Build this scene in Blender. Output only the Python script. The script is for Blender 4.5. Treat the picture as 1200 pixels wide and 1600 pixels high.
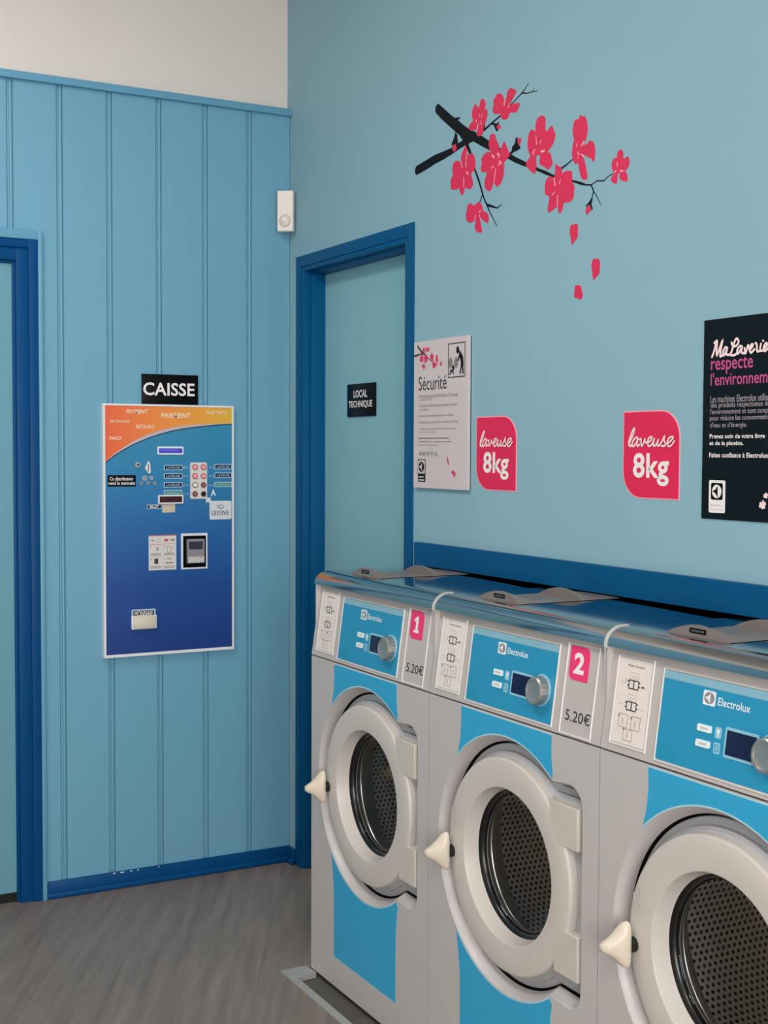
import bpy, bmesh, math
from mathutils import Vector, Matrix

for o in list(bpy.data.objects): bpy.data.objects.remove(o, do_unlink=True)
SC = bpy.context.scene
COL = SC.collection

# ---------------------------------------------------------------- camera
cam_data = bpy.data.cameras.new('camera')
cam = bpy.data.objects.new('camera', cam_data); COL.objects.link(cam)
CF = Vector((-0.87711633, 0.47800983, -0.04662136))
CR = Vector((0.47834292, 0.87816184, 0.00445298))
CU = Vector((-0.04306967, 0.01839522, 0.99890271))
m = Matrix.Identity(4)
for i in range(3):
    m[i][0] = CR[i]; m[i][1] = CU[i]; m[i][2] = -CF[i]
m[0][3], m[1][3], m[2][3] = 4.31799, -1.95417, 1.49196
cam.matrix_world = m
cam_data.sensor_fit = 'VERTICAL'; cam_data.sensor_height = 24.0; cam_data.sensor_width = 18.0
cam_data.lens = 2044.44 / 1600 * 24.0
cam_data.clip_start = 0.05
SC.camera = cam

# ---------------------------------------------------------------- light
SC.view_settings.view_transform = 'Standard'
SC.view_settings.look = 'None'
SC.view_settings.gamma = 1.0
SC.view_settings.use_curve_mapping = False
SC.view_settings.exposure = 0.0
w = bpy.data.worlds.new('sky'); SC.world = w; w.use_nodes = True
w.node_tree.nodes['Background'].inputs[0].default_value = (0.75, 0.86, 1.0, 1)
w.node_tree.nodes['Background'].inputs[1].default_value = 1.0

def area(name, loc, direction, sx, sy, power, colour):
    l = bpy.data.lights.new(name, 'AREA'); l.shape = 'RECTANGLE'; l.size = sx; l.size_y = sy
    l.energy = power; l.color = colour
    o = bpy.data.objects.new(name, l); COL.objects.link(o)
    o.location = loc
    o.rotation_euler = Vector(direction).to_track_quat('-Z', 'Y').to_euler()
    return o
WIN_Y0, WIN_Y1, WIN_Z0, WIN_Z1, ROOM_X, ROOM_Y, ROOM_Z = -4.2, -0.7, 0.35, 2.65, 6.5, -4.6, 3.3
area('window_daylight', (ROOM_X + 0.10, (WIN_Y0 + WIN_Y1) / 2, (WIN_Z0 + WIN_Z1) / 2), (-1, 0, 0), WIN_Z1 - WIN_Z0, WIN_Y1 - WIN_Y0, 250, (1.0, 0.98, 0.96))
LAMPS = [(1.5, -1.8), (4.6, -2.2)]
for lx, ly in LAMPS:
    area('ceiling_lamp_light', (lx, ly, ROOM_Z - 0.075), (0, 0, -1), 1.1, 0.5, 31, (1.0, 0.95, 0.90))

# ---------------------------------------------------------------- materials
def lin(c):                                               # 0-255 colour numbers to linear light
    r = []
    for v in c:
        v = v / 255
        r.append(v / 12.92 if v <= 0.04045 else ((v + 0.055) / 1.055) ** 2.4)
    return (*r, 1.0)
MATS = {}
def mat(name, colour, rough=0.5, metal=0.0, noise=0.04, scale=30.0, bump=0.0, coat=0.0, spec=0.5, bscale=None):
    """painted / plastic / metal surface: a base colour with a faint procedural mottling and optional fine bump"""
    M = bpy.data.materials.new(name); M.use_nodes = True
    nt = M.node_tree; N = nt.nodes; L = nt.links; b = N['Principled BSDF']
    c = lin(colour)
    b.inputs['Roughness'].default_value = rough; b.inputs['Metallic'].default_value = metal
    b.inputs['Specular IOR Level'].default_value = spec
    if coat: b.inputs['Coat Weight'].default_value = coat; b.inputs['Coat Roughness'].default_value = 0.08
    tc = N.new('ShaderNodeTexCoord')
    nz = N.new('ShaderNodeTexNoise'); nz.inputs['Scale'].default_value = scale; nz.inputs['Detail'].default_value = 4
    L.new(tc.outputs['Object'], nz.inputs['Vector'])
    mx = N.new('ShaderNodeMix'); mx.data_type = 'RGBA'
    mx.inputs[6].default_value = (*[x * (1 - noise) for x in c[:3]], 1)
    mx.inputs[7].default_value = (*[min(1, x * (1 + noise)) for x in c[:3]], 1)
    L.new(nz.outputs['Fac'], mx.inputs[0]); L.new(mx.outputs[2], b.inputs['Base Color'])
    if bump:
        n2 = N.new('ShaderNodeTexNoise'); n2.inputs['Scale'].default_value = bscale or scale * 6; n2.inputs['Detail'].default_value = 3
        L.new(tc.outputs['Object'], n2.inputs['Vector'])
        bp = N.new('ShaderNodeBump'); bp.inputs['Strength'].default_value = bump; bp.inputs['Distance'].default_value = 0.002
        L.new(n2.outputs['Fac'], bp.inputs['Height']); L.new(bp.outputs[0], b.inputs['Normal'])
    MATS[name] = M
    return M

mat('white_plaster', (221, 213, 206), 0.8, noise=0.03, scale=4, bump=0.15)
mat('wall_paint', (137, 178, 192), 0.6, noise=0.025, scale=3, bump=0.12)
mat('panel_paint', (108, 164, 190), 0.42, noise=0.03, scale=3, bump=0.05)
mat('rail_paint', (102, 160, 190), 0.42)
mat('dark_blue_paint', (2, 82, 130), 0.4, noise=0.06, scale=5, spec=0.15)
mat('deep_blue_paint', (4, 70, 124), 0.4, noise=0.06, scale=5, spec=0.15)
mat('door_teal', (134, 186, 196), 0.45, noise=0.03, scale=3)
mat('door_teal_light', (98, 152, 170), 0.45, noise=0.03, scale=3)
mat('beige_plaster', (221, 208, 192), 0.8, noise=0.05, scale=3)
mat('service_dark', (12, 12, 13), 0.9)
mat('concrete', (90, 86, 80), 0.85, noise=0.35, scale=14, bump=0.4)
mat('zinc_edge', (168, 168, 164), 0.5, metal=0.15, noise=0.15, scale=12)
mat('chip_white', (213, 220, 226), 0.7)
mat('casing_grey', (190, 185, 184), 0.38, noise=0.02, scale=8)
mat('panel_grey', (189, 182, 179), 0.42, noise=0.02, scale=8)
mat('rim_grey', (210, 205, 203), 0.4)
mat('door_ring_grey', (202, 195, 189), 0.35, noise=0.02, scale=8)
mat('flange_shade_grey', (174, 174, 178), 0.4)  # darker and cooler than the ring: the flange's shade put into the colour
mat('tab_grey', (201, 194, 185), 0.4)
mat('handle_cream', (214, 202, 184), 0.35)
mat('black_rubber', (11, 11, 12), 0.25)
mat('seal_dark', (72, 69, 67), 0.25)
mat('black_gap', (6, 6, 6), 0.7)  # near black, so gap darkness is in the colour; also base and peg
mat('steel_top', (176, 176, 177), 0.1, metal=1.0, noise=0.05, scale=10)
mat('steel_ring', (226, 222, 216), 0.3, metal=1.0)
mat('dispenser_grey', (124, 114, 110), 0.4)
mat('seal_grey', (191, 189, 186), 0.45)
mat('overlay_blue', (38, 144, 186), 0.35, noise=0.02)
mat('overlay_band', (134, 180, 198), 0.35)
mat('decal_blue', (50, 164, 210), 0.4, noise=0.02)
mat('decal_edge', (169, 211, 226), 0.4)
mat('decal_teal', (31, 143, 176), 0.4)
mat('label_white', (230, 220, 214), 0.5)
mat('print_grey', (143, 138, 136), 0.5)
mat('print_dark', (58, 54, 56), 0.5)
mat('print_faint', (201, 195, 191), 0.5)
mat('logo_white', (226, 238, 244), 0.4)
mat('display_navy', (20, 22, 60), 0.15)
mat('display_frame', (143, 195, 218), 0.35)
mat('knob_silver', (178, 174, 170), 0.28, metal=0.75)
mat('magenta', (236, 54, 116), 0.4)
mat('sign_pink', (222, 28, 80), 0.5, noise=0.02)
mat('petal_pink', (220, 32, 82), 0.55, noise=0.03)
mat('stamen_pink', (243, 164, 178), 0.55)
mat('twig_black', (8, 12, 20), 0.55, spec=0.15)
mat('sign_black', (6, 6, 9), 0.3, spec=0.15)
mat('poster_black', (5, 5, 7), 0.28, spec=0.3)
mat('print_white', (241, 233, 232), 0.5)
mat('print_pinkwhite', (246, 220, 221), 0.5)
mat('print_rose', (194, 76, 134), 0.5)
mat('print_lilac', (167, 154, 164), 0.5)
mat('board_white', (208, 196, 197), 0.45, noise=0.02)
mat('board_side_shadow', (48, 67, 76), 0.5)
mat('frame_white', (227, 228, 231), 0.35)
mat('sensor_white', (233, 224, 216), 0.4)
mat('sensor_lens', (216, 206, 200), 0.25)
mat('lcd_blue', (59, 69, 200), 0.2)
mat('lcd_pale', (140, 146, 230), 0.3)
mat('label_navy', (20, 22, 56), 0.4, spec=0.15)
mat('label_green', (63, 143, 124), 0.4)
mat('label_edge', (168, 196, 222), 0.4)
mat('plate_ivory', (217, 214, 208), 0.4)
mat('button_ring', (123, 74, 80), 0.35)
mat('button_brown', (139, 90, 88), 0.35)
mat('button_black', (18, 13, 13), 0.3)
mat('button_white', (237, 235, 227), 0.3)
mat('slot_red', (58, 10, 12), 0.3)
mat('note_cream', (205, 191, 168), 0.5, noise=0.5, scale=160)
mat('bubble_grey', (213, 217, 223), 0.4)
mat('tray_beige', (214, 207, 190), 0.4)
mat('reader_black', (8, 8, 10), 0.25, spec=0.15)
mat('reader_grey', (138, 138, 144), 0.35)
mat('reader_screen', (63, 58, 74), 0.15)
mat('sheet_white', (217, 210, 208), 0.5)
mat('sheet_red', (184, 86, 76), 0.5)
mat('curve_dark', (14, 26, 51), 0.4)
mat('curve_pale', (185, 179, 190), 0.4)
mat('text_cream', (243, 220, 192), 0.5)
mat('silver', (184, 190, 198), 0.3, metal=0.6)

def lamp_mat(name, colour, strength):                     # a push button lit from inside
    M = mat(name, colour, 0.3); b = M.node_tree.nodes['Principled BSDF']
    b.inputs['Emission Color'].default_value = lin(colour); b.inputs['Emission Strength'].default_value = strength
lamp_mat('button_lit', (240, 138, 148), 0.25)
lamp_mat('lamp_diffuser', (255, 244, 230), 2.0)

def gradient_mat(name, axis, a, b_, stops, rough=0.35):   # printed colour run across the panel of the pay machine
    M = bpy.data.materials.new(name); M.use_nodes = True; nt = M.node_tree; N = nt.nodes; L = nt.links
    b = N['Principled BSDF']; b.inputs['Roughness'].default_value = rough
    tc = N.new('ShaderNodeTexCoord'); sp = N.new('ShaderNodeSeparateXYZ'); mr = N.new('ShaderNodeMapRange'); cr = N.new('ShaderNodeValToRGB')
    L.new(tc.outputs['Object'], sp.inputs[0]); L.new(sp.outputs[axis], mr.inputs[0])
    mr.inputs[1].default_value = a; mr.inputs[2].default_value = b_
    L.new(mr.outputs[0], cr.inputs[0])
    e = cr.color_ramp.elements
    e[0].position = stops[0][0]; e[0].color = lin(stops[0][1]); e[1].position = stops[-1][0]; e[1].color = lin(stops[-1][1])
    for p, c in stops[1:-1]:
        q = e.new(p); q.color = lin(c)
    L.new(cr.outputs[0], b.inputs['Base Color']); MATS[name] = M
gradient_mat('kiosk_blue', 'Z', 0.79, 1.60, [(0, (27, 58, 128)), (0.3, (29, 74, 146)), (0.55, (36, 101, 164)), (0.8, (43, 130, 175)), (1, (49, 138, 178))])
gradient_mat('kiosk_orange', 'Y', -0.69, -0.22, [(0, (232, 96, 60)), (0.35, (238, 132, 64)), (0.75, (235, 162, 60)), (1, (228, 179, 60))])

def floor_mat():                                           # grey-brown wood-look planks laid diagonally
    M = bpy.data.materials.new('wood_planks'); M.use_nodes = True; nt = M.node_tree; N = nt.nodes; L = nt.links
    b = N['Principled BSDF']; b.inputs['Roughness'].default_value = 0.42
    tc = N.new('ShaderNodeTexCoord'); mp = N.new('ShaderNodeMapping')
    mp.inputs['Rotation'].default_value = (0, 0, math.radians(28)); mp.inputs['Location'].default_value = (0.30, 0.008, 0)
    L.new(tc.outputs['Object'], mp.inputs[0])
    br = N.new('ShaderNodeTexBrick'); br.offset = 0.37; br.inputs['Scale'].default_value = 1.0
    br.inputs['Brick Width'].default_value = 1.22; br.inputs['Row Height'].default_value = 0.203
    br.inputs['Mortar Size'].default_value = 0.0009; br.inputs['Mortar Smooth'].default_value = 0.4
    br.inputs['Color1'].default_value = lin((138, 124, 114)); br.inputs['Color2'].default_value = lin((128, 115, 107)); br.inputs['Mortar'].default_value = lin((104, 94, 87))
    L.new(mp.outputs[0], br.inputs['Vector'])
    st = N.new('ShaderNodeMapping'); st.inputs['Scale'].default_value = (1.2, 14, 1)
    L.new(mp.outputs[0], st.inputs[0])
    nz = N.new('ShaderNodeTexNoise'); nz.inputs['Scale'].default_value = 2.2; nz.inputs['Detail'].default_value = 6; nz.inputs['Roughness'].default_value = 0.6
    L.new(st.outputs[0], nz.inputs['Vector'])
    cr = N.new('ShaderNodeValToRGB'); cr.color_ramp.elements[0].position = 0.3; cr.color_ramp.elements[0].color = (0.62, 0.63, 0.65, 1)
    cr.color_ramp.elements[1].position = 0.72; cr.color_ramp.elements[1].color = (1.2, 1.18, 1.16, 1)
    L.new(nz.outputs['Fac'], cr.inputs[0])
    mx = N.new('ShaderNodeMix'); mx.data_type = 'RGBA'; mx.blend_type = 'MULTIPLY'; mx.inputs[0].default_value = 0.8
    L.new(br.outputs['Color'], mx.inputs[6]); L.new(cr.outputs[0], mx.inputs[7]); L.new(mx.outputs[2], b.inputs['Base Color'])
    MATS['wood_planks'] = M
floor_mat()

def drum_mat():                                            # stainless drum wall with rows of punched holes (UV: arc length, depth)
    M = bpy.data.materials.new('drum_steel'); M.use_nodes = True; nt = M.node_tree; N = nt.nodes; L = nt.links
    b = N['Principled BSDF']; b.inputs['Metallic'].default_value = 1.0; b.inputs['Roughness'].default_value = 0.42
    uv = N.new('ShaderNodeUVMap')
    def grid(off):
        mp = N.new('ShaderNodeMapping'); mp.inputs['Scale'].default_value = (1 / 0.0252, 1 / 0.01455, 1); mp.inputs['Location'].default_value = (off, off, 0)
        L.new(uv.outputs[0], mp.inputs[0])
        fr = N.new('ShaderNodeVectorMath'); fr.operation = 'FRACTION'; L.new(mp.outputs[0], fr.inputs[0])
        sb = N.new('ShaderNodeVectorMath'); sb.operation = 'SUBTRACT'; sb.inputs[1].default_value = (0.5, 0.5, 0); L.new(fr.outputs[0], sb.inputs[0])
        sc = N.new('ShaderNodeVectorMath'); sc.operation = 'MULTIPLY'; sc.inputs[1].default_value = (0.0252, 0.01455, 0); L.new(sb.outputs[0], sc.inputs[0])
        ln = N.new('ShaderNodeVectorMath'); ln.operation = 'LENGTH'; L.new(sc.outputs[0], ln.inputs[0])
        return ln.outputs['Value']
    mn = N.new('ShaderNodeMath'); mn.operation = 'MINIMUM'; L.new(grid(0.0), mn.inputs[0]); L.new(grid(0.5), mn.inputs[1])
    mr = N.new('ShaderNodeMapRange'); mr.inputs[1].default_value = 0.0035; mr.inputs[2].default_value = 0.0043
    L.new(mn.outputs[0], mr.inputs[0])
    mx = N.new('ShaderNodeMix'); mx.data_type = 'RGBA'; mx.inputs[6].default_value = (0.008, 0.008, 0.008, 1); mx.inputs[7].default_value = lin((240, 230, 220))
    L.new(mr.outputs[0], mx.inputs[0]); L.new(mx.outputs[2], b.inputs['Base Color']); b.inputs['Metallic'].default_value = 0.08
    MATS['drum_steel'] = M
drum_mat()

def glass_mat():                                           # thin door glass: clear, with mirror reflection growing at grazing angles
    M = bpy.data.materials.new('door_glass'); M.use_nodes = True; nt = M.node_tree; N = nt.nodes; L = nt.links
    N.remove(N['Principled BSDF'])
    t = N.new('ShaderNodeBsdfTransparent'); t.inputs[0].default_value = (0.95, 0.96, 0.96, 1)
    g = N.new('ShaderNodeBsdfGlossy'); g.inputs['Roughness'].default_value = 0.03
    f = N.new('ShaderNodeFresnel'); f.inputs[0].default_value = 1.3
    x = N.new('ShaderNodeMixShader'); L.new(f.outputs[0], x.inputs[0]); L.new(t.outputs[0], x.inputs[1]); L.new(g.outputs[0], x.inputs[2])
    L.new(x.outputs[0], N['Material Output'].inputs[0]); MATS['door_glass'] = M
glass_mat()

# ---------------------------------------------------------------- mesh helpers
class MB:
    """collects geometry; build() links it as ONE mesh object"""
    def __init__(s): s.v = []; s.f = []; s.m = []; s.uv = {}
    def face(s, pts, mt):
        n = len(s.v); s.v += [tuple(p) for p in pts]; s.f.append(list(range(n, n + len(pts)))); s.m.append(mt)
    def raw(s, vs, fs, mt):
        n = len(s.v); s.v += [tuple(p) for p in vs]
        for f in fs: s.f.append([i + n for i in f]); s.m.append(mt)
    def box(s, lo, hi, mt, bevel=0.0, seg=2):
        bm = bmesh.new(); bmesh.ops.create_cube(bm, size=1)
        for q in bm.verts:
            q.co = Vector([lo[i] + (q.co[i] + 0.5) * (hi[i] - lo[i]) for i in range(3)])
        if bevel: bmesh.ops.bevel(bm, geom=bm.edges[:], offset=bevel, segments=seg, profile=0.5, affect='EDGES')
        s.from_bm(bm, mt)
    def from_bm(s, bm, mt):
        bm.verts.index_update()
        s.raw([q.co[:] for q in bm.verts], [[q.index for q in f.verts] for f in bm.faces], mt); bm.free()
    def loft(s, loops, mt, closed=True, cap0=False, cap1=False):
        n = len(loops[0]); vs = [p for l in loops for p in l]; fs = []
        for a in range(len(loops) - 1):
            for i in range(n if closed else n - 1):
                j = (i + 1) % n; fs.append([a * n + i, a * n + j, (a + 1) * n + j, (a + 1) * n + i])
        if cap0: fs.append(list(range(n))[::-1])
        if cap1: fs.append([(len(loops) - 1) * n + i for i in range(n)])
        s.raw(vs, fs, mt)
    def prism(s, pts, place, o0, o1, mt, cap0=False):
        s.loft([[place(x, z, o0) for x, z in pts], [place(x, z, o1) for x, z in pts]], mt, True, cap0, True)
    def flat(s, pts, place, off, mt): s.face([place(x, z, off) for x, z in pts], mt)
    def rect(s, b, place, off, mt): s.flat([(b[0], b[1]), (b[2], b[1]), (b[2], b[3]), (b[0], b[3])], place, off, mt)
    def frame(s, b, t, place, off, mt):                    # outline of a rectangle
        x0, z0, x1, z1 = b
        for q in ((x0, z0, x1, z0 + t), (x0, z1 - t, x1, z1), (x0, z0 + t, x0 + t, z1 - t), (x1 - t, z0 + t, x1, z1 - t)): s.rect(q, place, off, mt)
    def disc(s, c, r, place, off, mt, n=24, rz=None):
        s.flat([(c[0] + r * math.cos(2 * math.pi * i / n), c[1] + (rz or r) * math.sin(2 * math.pi * i / n)) for i in range(n)], place, off, mt)
    def ringd(s, c, r0, r1, place, off, mt, n=28):
        A = [2 * math.pi * i / n for i in range(n)]
        s.loft([[place(c[0] + r * math.cos(a), c[1] + r * math.sin(a), off) for a in A] for r in (r0, r1)], mt)
    def cyl(s, c, r, place, o0, o1, mt, n=28, r1=None):
        A = [2 * math.pi * i / n for i in range(n)]
        s.loft([[place(c[0] + q * math.cos(a), c[1] + q * math.sin(a), o) for a in A] for q, o in ((r, o0), (r1 or r, o1))], mt, True, False, True)
    def stroke(s, pts, place, off, mt):                    # a brush stroke of varying half-width, one mitred strip with round ends
        pts = [p for k, p in enumerate(pts) if k == 0 or math.hypot(p[0] - pts[k - 1][0], p[1] - pts[k - 1][1]) > 1e-6]
        n = len(pts)
        if n < 2: s.disc(pts[0][:2], pts[0][2], place, off, mt, 12); return
        D = []
        for a, b in zip(pts, pts[1:]):
            d = math.hypot(b[0] - a[0], b[1] - a[1]); D.append(((b[0] - a[0]) / d, (b[1] - a[1]) / d))
        A = []; B = []
        for k, (x, z, r) in enumerate(pts):
            d0 = D[max(k - 1, 0)]; d1 = D[min(k, n - 2)]
            tx, tz = d0[0] + d1[0], d0[1] + d1[1]; q = math.hypot(tx, tz)
            if q < 0.5: tx, tz = d1; q = 1
            nx, nz = -tz / q, tx / q; c = max(0.6, nx * -d1[1] + nz * d1[0]); o = off + k * 1.2e-5
            A.append(place(x + nx * r / c, z + nz * r / c, o)); B.append(place(x - nx * r / c, z - nz * r / c, o))
        s.loft([A, B], mt, False)
        for k, sg in ((0, -1), (n - 1, 1)):
            x, z, r = pts[k]; d = D[min(k, n - 2)]; a0 = math.atan2(d[1] * sg, d[0] * sg)
            s.flat([(x + r * math.cos(a0 + math.radians(t)), z + r * math.sin(a0 + math.radians(t))) for t in range(-90, 91, 30)], place, off + k * 1.2e-5, mt)
    def lathe(s, prof, c, mt, n=96, a0=0.0):               # profile (radius, depth) turned about the y axis through (x, z)
        s.loft([[(c[0] + r * math.cos(2 * math.pi * i / n), y, c[1] + r * math.sin(2 * math.pi * i / n)) for i in range(n)] for r, y in prof], mt)
    def text(s, string, place, box, off, mt, bold=0.0, shear=0.0):
        vs, fs = glyphs(string, bold, shear)
        x0 = min(q[0] for q in vs); x1 = max(q[0] for q in vs); y0 = min(q[1] for q in vs); y1 = max(q[1] for q in vs)
        sx = (box[2] - box[0]) / (x1 - x0); sy = (box[3] - box[1]) / (y1 - y0)
        s.raw([place(box[0] + (q[0] - x0) * sx, box[1] + (q[1] - y0) * sy, off) for q in vs], fs, mt)
    def build(s, name, parent=None, smooth=None, uv=None):
        me = bpy.data.meshes.new(name); me.from_pydata(s.v, [], s.f)
        names = []
        for q in s.m:
            if q not in names: names.append(q)
        for q in names: me.materials.append(MATS[q])
        for p, q in zip(me.polygons, s.m): p.material_index = names.index(q)
        if uv:
            l = me.uv_layers.new(name='uv')
            for p in me.polygons:
                us = [uv(me.vertices[me.loops[i].vertex_index].co) for i in p.loop_indices]
                mxu = max(u[0] for u in us)
                for i, u in zip(p.loop_indices, us):
                    l.data[i].uv = (u[0] + (UVWRAP if mxu - u[0] > UVWRAP / 2 else 0), u[1])
        if smooth is not None:
            for p in me.polygons: p.use_smooth = True
            me.set_sharp_from_angle(angle=math.radians(smooth))
        me.validate(); me.update()
        o = bpy.data.objects.new(name, me); COL.objects.link(o)
        if parent:
            o.parent = parent
            base = parent
            while base.parent: base = base.parent
            if parent is base and not base.get('local'): o.location = -base.location
        return o
UVWRAP = 2 * math.pi * 0.24

_G = {}
def glyphs(string, bold, shear):
    k = (string, bold, shear)
    if k not in _G:
        cu = bpy.data.curves.new('lettering', 'FONT'); cu.body = string; cu.size = 1; cu.offset = bold; cu.shear = shear
        cu.fill_mode = 'FRONT'; cu.resolution_u = 3; cu.space_character = 1.0 + bold * 1.5
        o = bpy.data.objects.new('lettering', cu); COL.objects.link(o)
        dg = bpy.context.evaluated_depsgraph_get(); dg.update()
        me = bpy.data.meshes.new_from_object(o.evaluated_get(dg))
        _G[k] = ([q.co[:] for q in me.vertices], [list(p.vertices) for p in me.polygons])
        bpy.data.objects.remove(o, do_unlink=True); bpy.data.curves.remove(cu); bpy.data.meshes.remove(me)
    return _G[k]

def rrect(b, r, corners='1111', n=6):                      # rounded rectangle; corners: bottom-left, bottom-right, top-right, top-left
    x0, z0, x1, z1 = b; P = []
    for k, (cx, cz, a, sgn) in enumerate(((x0, z0, 180, (1, 1)), (x1, z0, 270, (-1, 1)), (x1, z1, 0, (-1, -1)), (x0, z1, 90, (1, -1)))):
        if corners[k] == '0': P.append((cx, cz)); continue
        for i in range(n + 1):
            t = math.radians(a + 90 * i / n)
            P.append((cx + sgn[0] * r + r * math.cos(t), cz + sgn[1] * r + r * math.sin(t)))
    return P
def smooth_poly(P, k=3):                                   # Catmull-Rom through a closed outline
    n = len(P); R = []
    for i in range(n):
        a, b, c, d = P[i - 1], P[i], P[(i + 1) % n], P[(i + 2) % n]
        for j in range(k):
            t = j / k; R.append(tuple(0.5 * (2 * b[q] + (c[q] - a[q]) * t * 0.8 + (2 * a[q] * 0.8 - (6 - 1 * 1.0) * b[q] * 0 + 0) * 0) if False else
                (b[q] * (2 * t ** 3 - 3 * t ** 2 + 1) + 0.35 * (c[q] - a[q]) * (t ** 3 - 2 * t ** 2 + t) + c[q] * (-2 * t ** 3 + 3 * t ** 2) + 0.35 * (d[q] - b[q]) * (t ** 3 - t ** 2)) for q in (0, 1)))
    return R
def smooth_line(P, k=4):                                   # open stroke with widths
    R = []; n = len(P)
    for i in range(n - 1):
        a, b, c, d = P[max(i - 1, 0)], P[i], P[i + 1], P[min(i + 2, n - 1)]
        for j in range(k):
            t = j / k
            R.append(tuple(b[q] * (2 * t ** 3 - 3 * t ** 2 + 1) + 0.5 * (c[q] - a[q]) * (t ** 3 - 2 * t ** 2 + t) + c[q] * (-2 * t ** 3 + 3 * t ** 2) + 0.5 * (d[q] - b[q]) * (t ** 3 - t ** 2) for q in (0, 1, 2)))
    R.append(P[-1]); return R

def tag(o, label, cat, group=None):
    o['label'] = label; o['category'] = cat
    if group: o['group'] = group
    return o
def thing(name, label, cat, loc=(0, 0, 0), group=None, local=False):
    o = bpy.data.objects.new(name, None); COL.objects.link(o); o.location = loc; o.empty_display_size = 0.1
    if local: o['local'] = 1
    return tag(o, label, cat, group)
def struct(o): o['kind'] = 'structure'; return o

def RW(y=0.0):                                             # the wall behind the machines: x along it, z up, off = towards the room
    return lambda x, z, off: (x, y - off, z)
def LW(x=0.0):                                             # the panelled wall: y along it, z up
    return lambda y, z, off: (x + off, y, z)

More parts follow.
